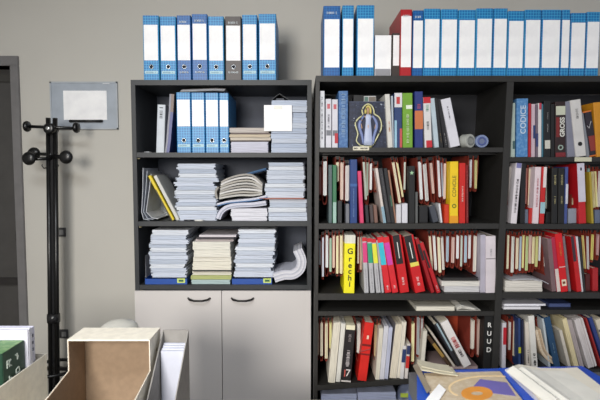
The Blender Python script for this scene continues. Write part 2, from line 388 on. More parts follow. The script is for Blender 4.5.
# on the bookcase
RR = [(323.5, 340.5, 6, 'dark', PLD, 'dark blue binder with white lettering, leftmost on top of the bookcase'), (342.5, 354, 5.5, 'light', PLB, 'narrow light blue binder, second from left on top of the bookcase'), (357, 374.5, 5.3, 'light', PLB, 'wide light blue binder, third from left on top of the bookcase')]
for a, b, yt, st, m, nm in RR: binder((a+b)/2, yt, b-a, nm, m, Y=RY+.004, z=1.9883, style=st, group='binders on the bookcase', lab=(.12, .81), ring=False, strip=False)
binder(401+5.5, 9.5, 11.5, 'only red binder in the row on top of the bookcase', REDB, Y=RY+.004, z=1.9883, style='red', lab=(.13, .90), ring=False, strip=False, group='binders on the bookcase')
sep = [412.8, 424, 441, 458.5, 476.5, 493.7, 508.3, 525.2, 542, 562, 571, 587, 601]
tops = [10.5, 8.8, 9.3, 10, 8.5, 8.5, 11, 9.8, 9.8, 9.8, 13, 12, 12.6]
nmR = ['narrow darker blue binder right beside the red one on the bookcase'] + ['light blue checked binder on the bookcase, %s after the red one' % ordn(k) for k in range(1, 12)]
for k in range(12):
    a, b = sep[k], sep[k+1]
    binder((a+b)/2, tops[k], b-a-.6, nmR[k], PLD if k == 0 else PLB, Y=RY+.004, z=1.9883, style='dark' if k == 0 else 'light', lab=(.12, .845), ring=False, strip=False, group='binders on the bookcase')
# pale folder box and dark file between them
r = thing('document_box', 'pale grey document box on the bookcase between blue and red binders', 'box', (P(383, 60, RY+.02)[0], RY+.02, 1.9883))
MB().box(-.038, .038, 0, .25, 0, .19).build('box_body', LBL, r, .001); MB().box(-.036, .036, -.0008, .0006, .002, .035).build('base_band', LGREY, r)
r = thing('file', 'thin dark brown file just left of the red binder', 'file', (P(396, 60, RY+.02)[0], RY+.02, 1.9883))
MB().box(-.018, .018, 0, .24, 0, .20).build('cover', M((60, 50, 46), .6), r, .001); MB().box(-.014, .014, -.0008, .0006, .05, .19).build('spine_label', LBL, r)

# ================================================================ CUPBOARD, top shelf
b_, w_, h_ = book(LA1, 161.5, 160, 8.5, 104.5, (205, 212, 220), 'narrow white file with small black marks, left on cupboard top shelf', d=.2, dy=.12, mk=[(.7, .95, (60, 60, 70), .5)], cat='file', name='file')
r = thing('magazine', 'brown and purple magazine leaning beside the checked binders', 'magazine', (0, .03, 0))
pts = [(165.5, 150.5), (167.2, 140), (168.3, 126), (169.5, 112), (170.5, 94)]
wp = [P(a, b, .03) for a, b in pts]; wp[0] = (wp[0][0], LS1+.001)
MB().ribbon(wp, .009, 0, .21).build('pages', M((150, 150, 160), .7, kind='pages_v'), r)
wp2 = [(a+.012, b) for a, b in wp]; MB().ribbon(wp2[:4], .014, -.002, .21).build('cover', M((66, 72, 128), .4), r)
MB().ribbon(wp2[3:], .014, -.001, .21).build('cover_top', M((112, 92, 84), .4), r)
r = thing('ballpoint_pen', 'pale ballpoint pen lying in left corner of cupboard top shelf', 'pen', (P(141, 150, .1)[0], .1, LS1+.005))
MB().tube([(-.05, .06, 0), (.045, 0, 0)], .0045).build('barrel', M((150, 155, 160), .4), r, smooth=True); MB().tube([(.045, 0, 0), (.058, -.008, 0)], [.0045, .001]).build('tip', M((190, 190, 190), .3, .8), r)
for i, (a, b) in enumerate([(176, 190.5), (191, 204.5), (205, 218.5), (219, 228.5)]):
    nm = ['wide binder', 'second binder', 'third binder', 'narrow fourth binder'][i]
    binder((a+b)/2, 92.5+i*.2, b-a, 'blue checked %s of four on cupboard top shelf' % nm, PLB, Y=.03, z=LS1, lab=(.44, .88), group='blue binders inside the cupboard')
zt = P(200, 92.3, .03)[1]
r = thing('paper_sheaf', 'curved sheaf of grey papers lying on the blue binders inside cupboard', 'papers', (0, .035, 0))
pts = [P(a, b, .035) for a, b in ((180, 95), (190, 91.5), (202, 91), (214, 90.5), (224, 91))]
for k in range(3): MB().ribbon([(x+.004*k, max(z, zt+.003)+.005*k+.001) for x, z in pts], .004, .002*k, .22).build('sheet', M([(130, 130, 134), (170, 172, 178), (120, 118, 120)][k], .7), r)
MAGC = [(196, 198, 212), (200, 200, 214), (190, 160, 150), (204, 196, 178), (120, 110, 112), (196, 186, 170)]
stack(LA1, [(231, 268, 141.5), (230, 269, 140.2), (229.5, 270, 137), (229, 270, 134.2), (230, 269.5, 132.5), (229, 268, 127.5)], 'low magazine stack on cupboard top shelf', [(206, 206, 220), (90, 80, 76), (210, 200, 186), (206, 192, 170), (120, 108, 104), (198, 190, 184)], noun='magazine', dy=.03, cat='magazine')
WB = [(192, 202, 220), (182, 193, 212), (200, 208, 222)]
ys = [147.5, 143, 138.5, 133.5, 128, 122.5, 117, 112, 106, 100]
zt = stack(LA1, levels(0, ys, 271.5, 306.5, .6, 3), 'tall stack at right of cupboard top shelf', WB, tape=(40, 42, 50), jit=.0015, dy=.03)
# blank white card propped on stack front
r = thing('note_card', 'blank white card taped to front of tall paper stack', 'card', (P(278, 118, .02)[0], .0235, P(278, 131, .02)[1]))
MB().box(-.07, .07, 0, .0012, 0, P(278, 105, .02)[1]-P(278, 131, .02)[1]).build('card', LBL, r); MB().box(-.02, .02, -.0006, .0001, .11, .125).build('tape', M((225, 225, 215), .3), r)
r = thing('folded_folder', 'black tented folder on top of the tall paper stack', 'folder', (P(280, 99, .05)[0], .05, zt+.0005))
MB().ribbon([(-.045, 0.001), (-.02, .022), (-.002, .034), (.02, .018), (.05, 0.001)], .0025, 0, .22).build('cover', M((46, 48, 52), .5), r)
MB().box(-.02, .02, .01, .2, .001, .012).build('sheets', M((90, 92, 98), .8, kind='pages_h'), r)

# ---- middle shelf
r = thing('plastic_pocket', 'clear plastic pockets of papers leaning at left of middle shelf', 'papers', (0, .03, 0))
for k, (xa, xb, xc) in enumerate(((143, 141.5, 1), (147, 143.5, 1), (151, 146, 1))):
    pt = [P(xa, 168+3*k, .03), P((xa+xb)/2+.5, 190, .03), P(xb, 212, .03), P(xb+2+2*k, 218, .03)]; pt.append((pt[-1][0]+.03, LS2+.004+.003*k)); pt[3] = (pt[3][0], LS2+.009+.003*k)
    MB().ribbon(pt, .0025, .001*k, .25).build('sheet', M([(196, 200, 208), (178, 184, 194), (205, 208, 214)][k], .25), r)
a = P(144, 221, .045); b = P(155, 176, .045); c = P(173, 219, .045)
MB().prism([(a[0], LS2+.001), (b[0], b[1]), (c[0], LS2+.001)], .235, .237).build('pocket', M((150, 156, 160), .2), r)
def leaning_strip(nm, lab, p0, p1, wpx, col, Y, d=.2, cat='folder', S=LA2, bands=(), mk=None, name='folder'):
    return book(S, p1[0], p0[0], wpx, p1[1], col, lab, d=d, dy=Y-S.Y, cat=cat, name=name, bands=bands, mk=mk)
leaning_strip('f', 'bright yellow folder leaning steeply among clear pockets', (173, 220), (148.5, 175), 3.6, (214, 190, 30), .028, bands=[(.0, .7, .0, .35, (60, 52, 20))])
leaning_strip('f', 'cream folder leaning against the bright yellow one', (178, 220), (154, 175), 4, (196, 196, 190), .03)
for k, (x, l, c) in enumerate(((190, .06, (40, 40, 46)), (200, .05, (215, 215, 210)))):
    r = thing('pen', ['black pen lying in front of the left paper stack', 'white pen lying in front of the left paper stack'][k], 'pen', (P(x, 221, .008)[0], .008, LS2+.0045), (0, 0, [.02, -.03][k]))
    MB().tube([(-l/2, 0, 0), (l/2-.01, 0, 0)], .0042).build('barrel', M(c, .4), r, smooth=True); MB().tube([(l/2-.01, 0, 0), (l/2, 0, 0)], [.0042, .001]).build('tip', M((160, 160, 165), .3, .7), r)
WL = [(206, 213, 226), (194, 202, 216), (216, 221, 229), (186, 195, 210)]
ys = [214.5, 210.5, 206.5, 202.5, 198.5, 194.5, 190, 186, 182, 177.5, 173.5, 169, 163.5]
rr = random.Random(5)
sA = [(175.5+(1.5 if i > 9 else (-2 if i in (5, 6) else 0))+rr.uniform(-1, 1), 215+rr.uniform(-1.5, 1.2)-(0 if i < 9 else -1), y) for i, y in enumerate(ys)]
stack(LA2, sA, 'left stack on middle shelf', WL, dy=.035, jit=.009)
zt = stack(LA2, [(231.5, 266.5, 216.3), (230.5, 267.5, 212.3), (231, 267, 208.4)], 'short stack under the folded papers, middle shelf', [(222, 222, 230)], dy=.03, jit=.002)
def sweep(name, lab, cat, pts, t, n, cols, Y, d, part='sheet', step=None):
    r = thing(name, lab, cat, (0, Y, 0)); wp = [P(a, b, Y) for a, b in pts]
    for k in range(n):
        off = (k-(n-1)/2)*t; q = []
        for i, p in enumerate(wp):
            a = Vector(wp[max(i-1, 0)]); b = Vector(wp[min(i+1, len(wp)-1)]); dd = (b-a).normalized(); q.append((p[0]-dd.y*off, p[1]+dd.x*off))
        MB().ribbon(q, t*.86, random.uniform(0, .006), d).build(part, M(cols[k % len(cols)], .75, kind='pages_h'), r)
    return r
def smooth(pts, n=4):
    out = []
    for i in range(len(pts)-1):
        p0 = pts[max(i-1, 0)]; p1 = pts[i]; p2 = pts[i+1]; p3 = pts[min(i+2, len(pts)-1)]
        for k in range(n):
            t = k/n; out.append(tuple(.5*((2*p1[j])+(-p0[j]+p2[j])*t+(2*p0[j]-5*p1[j]+4*p2[j]-p3[j])*t*t+(-p0[j]+3*p1[j]-3*p2[j]+p3[j])*t**3) for j in (0, 1)))
    out.append(pts[-1]); return out
sweep('paper_sheaf', 'white papers bent down at left beneath blue folders, middle shelf', 'papers', smooth([(218, 219), (220.5, 213), (226, 208), (236, 205.5), (252, 204.8), (266, 203)]), .006, 4, [(206, 208, 222), (170, 174, 190), (216, 216, 228)], .024, .25)
sweep('paper_sheaf', 'blue-edged papers sagging under the folded newspaper bundle, middle shelf', 'papers', smooth([(217, 205), (228, 202.3), (240, 201), (254, 199.5), (267, 196.5)]), .005, 3, [(70, 110, 160), (190, 196, 214), (216, 218, 230)], .022, .25)
r = thing('paper_sheaf', 'thick folded bundle of greyish papers, middle of middle shelf', 'papers', (0, .02, 0))
for k in range(8):
    f = k/7.0; yb = 197-f*20
    pts = smooth([(262, 190-f*10+4), (252, yb-1.6), (240, yb-1.8), (228, yb-.3+2*f), (219+2*f, yb+1.5+f*4)] )
    MB().ribbon([P(a, b, .02) for a, b in pts], .0095, random.uniform(0, .006), .26).build('sheet', M([(186, 184, 180), (170, 166, 158), (204, 202, 200), (160, 156, 150)][k % 4], .8, kind='pages_h'), r)
MB().ribbon([P(a, b, .02) for a, b in smooth([(218, 187), (215.5, 192), (217, 199)])], .010, .004, .2).build('fold', M((150, 146, 140), .8), r)
sweep('folder', 'blue folder slanting up between the newspaper bundle and right stack', 'folder', [(230, 178), (246, 174.5), (266, 169)], .006, 2, [(44, 74, 110), (60, 100, 140)], .06, .24, 'cover')
ys = [216.5, 212, 207.5, 203, 199.2]
zt = stack(LA2, levels(0, ys, 269, 306.5, .8, 8), 'lower right stack on middle shelf', WL, dy=.03, jit=.002, tape=(80, 80, 96))
r = thing('folder', 'thin orange-brown folder separating the right stack on middle shelf', 'folder', (P(285, 199, .02)[0], .02, zt+.0004))
MB().box(-.10, .10, 0, .27, 0, .0035).build('back_cover', M((150, 96, 84), .6), r); MB().box(-.13, .09, 0, .27, .0038, .0065).build('front_cover', M((170, 110, 96), .6), r)
zt += .007
ys = [191.5, 187.5, 183.5, 179.5, 175, 170, 166, 162.3]
rr = random.Random(9)
stack(LA2, [(266+rr.uniform(-1.5, 1.5)+(2 if i > 4 else 0), 304+rr.uniform(-1.2, 1.5), y) for i, y in enumerate(ys)], 'upper right stack above the orange-brown folder', WL, dy=.03, z=zt, tape=(60, 62, 76), jit=.003)

# ---- lowest open shelf
book(LA3, 142, 144, 5, 238, (206, 206, 212), 'slim white file against left side of lowest open shelf', dy=.10, cat='file', name='file')
def tray(xl, xr, yt, lab, tagx):
    Y = .012; a = P(xl, 280, Y)[0]; b = P(xr, 280, Y)[0]
    r = thing('box_file', lab, 'folder', ((a+b)/2, Y, LS3+.0004)); w = b-a
    h = P(200, yt, Y)[1]-LS3
    MB().prism([(-w/2, 0), (w/2, 0), (w/2, h), (w/2-.002, h), (w/2-.002, .003), (-w/2+.002, .003), (-w/2+.002, h), (-w/2, h)], 0, .3).build('cover', M((38, 76, 150), .35), r)
    MB().box(-w/2+.002, w/2-.002, 0, .002, .003, h-.002).build('front_lip', M((40, 80, 160), .35), r)
    MB().box(tagx*w-.02, tagx*w+.02, -.0012, 0, h*.25, h*1.0).build('index_tag', M((196, 214, 120), .5), r); MB().box(tagx*w-.012, tagx*w+.012, -.0018, -.0012, h*.45, h*.8).build('tag_mark', M((40, 90, 60), .5), r)
    return LS3+h
zt = tray(145, 187, 278.5, 'low blue box file with green tag under leftmost stack, lowest open shelf', .36)
ys = [273, 268.5, 264.5, 260, 256, 252, 248, 244, 240, 235.5, 230]
rr = random.Random(15)
stack(LA3, [(149+rr.uniform(-2, 1.5), 186+rr.uniform(-1.5, 2), y) for y in ys], 'leftmost stack on lowest open shelf', WL, dy=.025, z=zt, jit=.007)
bk = [(191.5, 230, 279.7, (170, 190, 190)), (190.5, 231, 275.6, (176, 182, 120)), (192, 231, 271.5, (214, 210, 196)), (193, 232, 270.3, (60, 60, 60)), (192.5, 231, 262, (226, 222, 208)), (193, 231, 257, (222, 218, 206)), (193.5, 230, 250, (226, 223, 212)), (192.5, 230, 241.8, (222, 220, 210)), (195, 233, 239.3, (190, 180, 180)), (197, 234, 237.3, (70, 66, 70)), (199, 236, 235, (212, 206, 210))]
z0 = LS3
for i, (xl, xr, yt, c) in enumerate(bk):
    z1 = P(210, yt, .02)[1]; a = P(xl, yt, .02)[0]; b = P(xr, yt, .02)[0]; k = len(bk)-1-i
    cn = ['pale grey-green', 'olive-yellow', 'cream', 'thin black', 'thick cream', 'cream', 'off-white', 'thick off-white', 'pinkish grey', 'thin dark', 'pale pinkish'][i]
    bundle(a, b, .02+.006*(i % 3), .26, z0, z1, c, '%s magazine, %s in cream stack, lowest open shelf' % (cn, 'topmost' if k == 0 else ('bottom one' if i == 0 else ordn(k)+' from top')), 'magazines in the central stack', seed=i+40, name='magazine', jit=.0025, cat='magazine')
    z0 = z1
zt = tray(232, 272, 278.5, 'low blue box file with green tag under third stack, lowest open shelf', .38)
ys = [272, 267.5, 263.5, 259.5, 255, 251, 247, 243, 238.5, 234, 229.5]
rr = random.Random(25)
stack(LA3, [(234+i*.45+rr.uniform(-1.5, 1.5), 272+i*.4+rr.uniform(-2, 1.5), y) for i, y in enumerate(ys)], 'third stack on lowest open shelf', WL, dy=.025, z=zt, jit=.006)
sweep('paper_sheaf', 'thick sheaf of white papers curling up at right of lowest open shelf', 'papers', smooth([(274, 278), (284, 275), (293, 274.5), (300, 269), (301.5, 260), (297.5, 250)]), .0062, 8, [(214, 214, 222), (190, 192, 204), (222, 222, 228)], .02, .22)

def flat(S_z, xl, xr, yt, col, lab, Y, d=.2, z0=None, name='booklet', cat='booklet', rz=0, h=None):
    a = P(xl, yt, Y)[0]; b = P(xr, yt, Y)[0]; z0 = S_z if z0 is None else z0; z1 = P(450, yt, Y)[1]; z1 = max(z1, z0+.003)
    if h: z1 = z0+h; a = P(xl, 367, Y)[0]; b = P(xr, 367, Y)[0]
    r = thing(name, lab, cat, ((a+b)/2, Y, z0+.0003), (0, 0, rz)); w = b-a; h = z1-z0
    MB().box(-w/2, w/2, 0, d, 0, .0012).box(-w/2, w/2, 0, d, h-.0012, h).build('cover', M(col, .6), r)
    MB().box(-w/2+.002, w/2-.002, .001, d-.004, .0014, h-.0014).build('pages', M(tuple(min(240, v+20) for v in col), .8, kind='pages_h'), r); return z1
# ================================================================ BOOKCASE left bay, top shelf
W1 = (206, 208, 214)
book(RA1, 322, 322, 5.6, 91, W1, 'thin white book at far left of top shelf, left bay', mk=[(.15, .9, (120, 125, 135), .3)])
book(RA1, 328.6, 328.6, 6, 99, (204, 204, 212), 'white book with red letters, left of the twin pair', bands=[(.80, .9, .25, .75, (190, 90, 100)), (.25, .36, .1, .9, (110, 112, 120))], mk=[(.4, .7, (150, 150, 160))])
book(RA1, 335, 335, 6.2, 99.5, (204, 204, 212), 'white book with red letters and red foot, right of the twin pair', bands=[(.80, .9, .25, .75, (190, 90, 100)), (.25, .36, .1, .9, (110, 112, 120)), (.09, .30, .45, 1, (176, 36, 50))])
book(RA1, 343.3, 343.3, 10, 91, (70, 112, 160), 'wide mottled blue book, left of the robed figurine', mat=M((58, 98, 150), .5, kind='mottle', rgb2=(84, 124, 172)), mk=[(.2, .95, (150, 180, 210), .5)])
# figurine and its panel
Yp = RY+.045; px0, pz1 = P(349, 101.5, Yp); px1, _ = P(387.5, 101.5, Yp)
r = thing('picture_panel', 'dark navy panel with small star specks standing behind the figurine', 'picture', ((px0+px1)/2, Yp, A1+.0003))
hw = (px1-px0)/2; hh = pz1-A1
MB().box(-hw, hw, 0, .010, 0, hh).build('board', M((30, 36, 56), .4, kind='mottle', rgb2=(46, 54, 78)), r, .001)
mb = MB(); rr = random.Random(3)
for k in range(34):
    x = rr.uniform(-hw*.92, hw*.92); z = rr.uniform(.01, hh*.95); s = rr.choice((.0008, .0012, .002)); mb.box(x-s, x+s, -.0006, .0004, z-s, z+s, (.785, 'Y'))
mb.build('star_specks', M((190, 200, 220), .5), r)
mb = MB(); mb.box(-hw, hw, -.001, .0, hh-.004, hh).build('edge_strip', M((64, 72, 96), .4), r)
Yf = RY+.022; fx, fz = P(368, 146, Yf); k_ = (Yf-CAM.y)/FPX
fig = thing('figurine', 'small gilt-edged figurine of a robed woman with yellow hair, arms lowered', 'figurine', (fx, Yf, A1+.0003))
def fp(px, py): a = P(px, py, Yf); return a[0]-fx, a[1]-A1
out = [(361, 146), (356.5, 141), (358, 134), (356, 127), (355.5, 122.5), (359, 118), (363, 115), (362, 110), (365, 105.5), (368.5, 104), (372, 106), (374, 110.5), (374.5, 114), (379, 117), (381.5, 123), (381, 130), (378, 136), (375, 141.5), (371.5, 146)]
mb = MB()
op = [fp(*q) for q in smooth(out+[out[0]], 3)[:-1]]
mb.tube([(a, .004, b) for a, b in op]+[(op[0][0], .004, op[0][1])], .0034, 8)
mb.build('gilt_rim', M((206, 204, 160), .35), fig, smooth=True)
mb = MB().prism([(a*.98, b) for a, b in op], .006, .009); mb.build('backing', M((40, 46, 70), .5), fig)
# body by skin modifier
jt = {'pel': (368, 128, .0), 'foot': (367.5, 144, .0), 'waist': (368, 122, 0), 'chest': (368, 117.5, 0), 'neck': (368, 113.5, 0), 'head': (368, 109.5, -.001), 'crown': (368, 107.5, 0),
      'shL': (363.8, 116.5, 0), 'elL': (360.5, 122, -.002), 'haL': (362, 129, -.006), 'shR': (372.2, 116.5, 0), 'elR': (376, 122, -.002), 'haR': (374.5, 129, -.006)}
nm = list(jt); me = bpy.data.meshes.new('body')
me.from_pydata([(fp(jt[n][0], jt[n][1])[0], jt[n][2]-.001, fp(jt[n][0], jt[n][1])[1]) for n in nm], [(nm.index(a), nm.index(b)) for a, b in (('pel', 'foot'), ('pel', 'waist'), ('waist', 'chest'), ('chest', 'neck'), ('neck', 'head'), ('head', 'crown'), ('chest', 'shL'), ('shL', 'elL'), ('elL', 'haL'), ('chest', 'shR'), ('shR', 'elR'), ('elR', 'haR'))], [])
bo = bpy.data.objects.new('body', me); COL.objects.link(bo); bo.parent = fig; me.materials.append(M((196, 160, 130), .5))
sk = bo.modifiers.new('skin', 'SKIN'); bo.modifiers.new('sub', 'SUBSURF').render_levels = 2
rad = dict(pel=.012, foot=.007, waist=.009, chest=.011, neck=.004, head=.0095, crown=.007, shL=.004, elL=.003, haL=.003, shR=.004, elR=.003, haR=.003)
for i, n in enumerate(nm): me.skin_vertices[0].data[i].radius = (rad[n], rad[n]*.7)
me.skin_vertices[0].data[0].use_root = True
mb = MB(); N_ = 20; rings = []
prof = [(.0225, 145.5), (.0205, 140), (.0175, 132), (.014, 125), (.0125, 121), (.0145, 117), (.010, 114.6)]
for rad_, py in prof:
    z = fp(368, py)[1]; rings.append([mb.bm.verts.new(((rad_+.0012*math.cos(7*t))*math.cos(t), -.004+(rad_*.5+.001*math.cos(9*t))*math.sin(t), z)) for t in [2*math.pi*k/N_ for k in range(N_)]])
for a, b in zip(rings, rings[1:]):
    for k in range(N_): mb.bm.faces.new((a[k], a[(k+1) % N_], b[(k+1) % N_], b[k]))
mb.bm.faces.new(rings[0][::-1]); mb.bm.faces.new(rings[-1])
mb.build('robe', M((178, 188, 214), .5), fig, smooth=True)
for s in (-1, 1):
    c = [(368+s*4.2, 116), (368+s*7.6, 121), (368+s*8.6, 127), (368+s*6.0, 136), (368+s*5, 144)]
    cc = [fp(*q) for q in smooth(c, 3)]; MB().tube([(a, -.004, b) for a, b in cc], [.004+.0035*math.sin(math.pi*i/(len(cc)-1)) for i in range(len(cc))], 10).build('mantle', M((120, 134, 180), .5), fig, smooth=True)
a = fp(368, 109); MB().tube([(a[0]-.0115, -.001, a[1]-.022), (a[0]-.012, -.001, a[1]-.005), (a[0]-.008, -.001, a[1]+.009), (a[0], -.002, a[1]+.0135), (a[0]+.008, -.001, a[1]+.009), (a[0]+.012, -.001, a[1]-.005), (a[0]+.0115, -.001, a[1]-.022)], .0055, 10).build('hair', M((206, 190, 110), .6), fig, smooth=True)
MB().box(-.0032, -.0014, -.0105, -.008, a[1]+.0005, a[1]+.0016).box(.0014, .0032, -.0105, -.008, a[1]+.0005, a[1]+.0016).build('eyes', M(INK), fig)
MB().box(-.0018, .0018, -.0105, -.008, a[1]-.0052, a[1]-.0042).build('mouth', M((150, 60, 60)), fig)
MB().lathe([(.018, 0), (.02, .003), (.012, .007)], (0, 0, 0), 'z', 20).build('base', M((196, 190, 130), .4), fig)
r = thing('shelf_label', 'small cream lettered label on top shelf edge below the figurine', 'label', (P(361, 149, RY)[0], RY-.0015, P(361, 150.3, RY)[1]))
MB().box(-.038, .038, 0, .0012, 0, .018).build('card', M((215, 210, 190), .6), r); mm = marks(r, .008, 0, .066, (60, 60, 60), bw=.9); mm.rotation_euler = (0, math.pi/2, 0); mm.location = (-.033, 0, .009)
r = thing('small_box', 'small black box peeking above the navy panel', 'box', (P(358.5, 110, RY+.07)[0], RY+.07, A1)); MB().box(-.024, .024, 0, .06, 0, P(358, 95.2, RY+.07)[1]-A1).build('carton', M((24, 24, 26), .4), r, .001); marks(r, .02, .19, .222, (150, 150, 150), bw=.5)
book(RA1, 370, 370, 13, 96, (196, 196, 196), 'white book with brown lettered corner behind the navy panel', dy=.075, d=.15, bands=[(.90, .985, .05, .35, (90, 120, 110)), (.90, .985, .4, .95, (120, 110, 100))])
book(RA1, 387.3, 390.5, 5.2, 94, (208, 206, 200), 'narrow white book leaning right of the navy panel', dy=.02, mk=[(.3, .5, (200, 120, 60), .3)])
book(RA1, 392.2, 393.2, 2.2, 96, (180, 190, 200), 'very thin pale blue booklet left of the blue and white book', dy=.03)
book(RA1, 398.3, 398.3, 8, 93, (40, 62, 108), 'blue and white book with red mark at its top, beside green', bands=[(.74, 1, 0, 1, (214, 212, 216)), (.80, .93, .25, .7, (190, 60, 60)), (0, .35, .7, 1, (190, 80, 80)), (0, .5, .0, .3, (150, 190, 210))])
g, w_, h_ = book(RA1, 407.5, 407.8, 10.6, 93, (112, 160, 50), 'bright green book on the top shelf', mk=[(.08, .62, (215, 230, 190), .3)]); bands_on(g, w_, h_, [(.71, .78, .35, .95, (225, 235, 215))])
b_, w_, h_ = book(RA1, 418.8, 419, 8.6, 91.5, (36, 52, 118), 'blue book with wide orange band across its spine', bands=[(.33, .66, 0, 1, (196, 112, 66))], mk=[(.70, .78, (210, 90, 110), .5)])
b_, w_, h_ = book(RA1, 426.8, 428.6, 7.6, 97, (214, 212, 212), 'white book with red head and red foot', bands=[(.88, 1, 0, 1, (190, 30, 44)), (0, .14, .2, 1, (190, 36, 50))], mk=[(.36, .52, (50, 60, 60), .35), (.72, .86, (120, 170, 150), .4)])
book(RA1, 432.5, 437, 5, 98, (180, 196, 206), 'pale blue booklet leaning left of the two black books')
book(RA1, 435.5, 441.8, 4, 98, (26, 27, 30), 'black book with fine gold line, left of the leaning pair', mk=[(.1, .3, (150, 130, 90), .2)])
book(RA1, 439.3, 446.4, 4.3, 98.5, (32, 32, 36), 'black book leaning against thick white book', mk=[(.05, .3, (170, 170, 170), .2)])
book(RA1, 445.2, 455.5, 10.5, 97.5, (214, 214, 222), 'thick white book leaning at the end of the top row', mk=[(.55, .85, (90, 90, 100), .15)], dy=.012)
def roll(cx, cy, R, lab, col, core, yaw):
    Y = RY+.03; X, Z = P(cx, cy, Y); Rm = R*(Y-CAM.y)/FPX
    r = thing('tape_roll', lab, 'tape roll', (X, Y+.02, A1+Rm+.0006), (0, 0, yaw))
    MB().lathe([(Rm*.55, -.022), (Rm*.97, -.022), (Rm, -.019), (Rm, .019), (Rm*.97, .022), (Rm*.55, .022)], (0, 0, 0), 'y', 32).build('tape', M(col, .3), r, smooth=False)
    MB().torus(Rm*.55, .004, (0, -.022, 0)).build('core', M(core, .5), r, smooth=True); MB().lathe([(Rm*.5, -.0228), (Rm*.5, .0)], (0, 0, 0), 'y', 24).build('core_disc', M(tuple(int(v*.8) for v in col), .5), r)
roll(468.3, 141, 6.8, 'cream roll of tape lying against thick white book', (176, 178, 172), (120, 122, 120), .5)
roll(482.3, 140, 6.4, 'bluish roll of tape right of the cream roll', (120, 134, 170), (70, 84, 140), -.1)

# ---- right bay, top shelf
book(RB1, 513.3, 513, 4.6, 103, (168, 184, 176), 'thin grey-green book at far left of top shelf, right bay', bands=[(.15, .3, .4, .9, (60, 90, 90))])
bb, w_, h_ = book(RB1, 522.6, 522.2, 12, 98.5, (84, 136, 186), 'large light blue book with white swirling letters', mat=M((70, 124, 180), .5, kind='mottle', rgb2=(104, 152, 198)))
text('CODICE', .036, M((196, 212, 228)), bb, (.004, -.001, h_*.64), math.pi/2, bold=.0005)
bb = None
book(RB1, 530.3, 529.8, 2.6, 103.5, (168, 30, 44), 'thin bright red book right of the large blue one')
book(RB1, 533.6, 533.4, 3.8, 104, (196, 176, 186), 'pale pink book with blue patch near its middle', bands=[(.35, .6, .4, 1, (40, 60, 110))])
book(RB1, 537, 537, 2.4, 104.5, (110, 96, 110), 'thin mauve booklet between pink and white books', bands=[(.2, .45, 0, 1, (50, 60, 110))])
book(RB1, 540.1, 540.0, 3.4, 103, (218, 214, 214), 'white book with small red head on right bay top shelf', bands=[(.88, 1, .2, .9, (176, 60, 80))])
book(RB1, 542.7, 542.7, 1.8, 104, (60, 110, 130), 'very thin teal booklet left of the stickered black book')
book(RB1, 547.5, 547.5, 7, 101, (22, 24, 26), 'black book with white sticker near its foot', bands=[(.15, .30, .1, .9, (200, 200, 190))], mk=[(.45, .6, (170, 170, 170), .2), (.68, .8, (150, 150, 150), .2)])
book(RB1, 553.2, 553.2, 3.6, 104, (18, 18, 20), 'plain black book left of the brown one with white letters')
bb, w_, h_ = book(RB1, 560.5, 560.5, 10.5, 101.5, (44, 26, 26), 'dark brown book with big white letters and cream label', bands=[(.76, .92, .05, .98, (198, 202, 182)), (.36, .72, .05, .4, (120, 34, 34)), (.0, .08, 0, 1, (120, 34, 40))])
text('GROSS', .030, M((214, 214, 206)), bb, (.009, -.001, h_*.54), math.pi/2, bold=.001); MB().torus(.010, .003, (0, -.001, h_*.17)).build('emblem', M((150, 170, 160), .5), bb)
book(RB1, 569.3, 571.5, 8, 101, (128, 130, 146), 'grey file standing left of the thick white binder')
bb, w_, h_ = book(RB1, 575.3, 581.3, 11, 99, (208, 206, 204), 'thick white binder with round black finger hole', mk=[(.65, .85, (110, 110, 110), .25)], dy=.012, cat='binder', name='binder')
MB().lathe([(.010, -.0012), (.010, .001)], (0, 0, h_*.22), 'y', 20).build('finger_hole', M((20, 20, 20), .6), bb)
book(RB1, 583.2, 588.3, 3.4, 112, (130, 134, 142), 'slim grey folder right of the thick white binder')
bb, w_, h_ = book(RB1, 586.5, 594, 9.5, 110, (40, 34, 44), 'dark book with orange rim and white tick mark', bands=[(.0, .03, 0, 1, (206, 110, 40)), (.97, 1, 0, 1, (206, 110, 40)), (.12, .45, .2, .95, (140, 52, 44))])
MB().tube([(-.010, -.001, h_*.68), (-.003, -.001, h_*.62), (.011, -.001, h_*.76)], .0016, 6).build('tick_mark', M((210, 210, 215)), bb)
book(RB1, 597, 600.5, 7.5, 102, (206, 140, 30), 'orange-yellow book at the right edge of the picture, top shelf', dy=.012)
r = thing('shelf_label', 'small cream label on shelf edge under the thick white binder', 'label', (P(583, 159, RY)[0], RY-.0015, P(583, 161.5, RY)[1])); MB().box(-.04, .04, 0, .0012, 0, .02).build('card', M((206, 204, 180), .6), r)

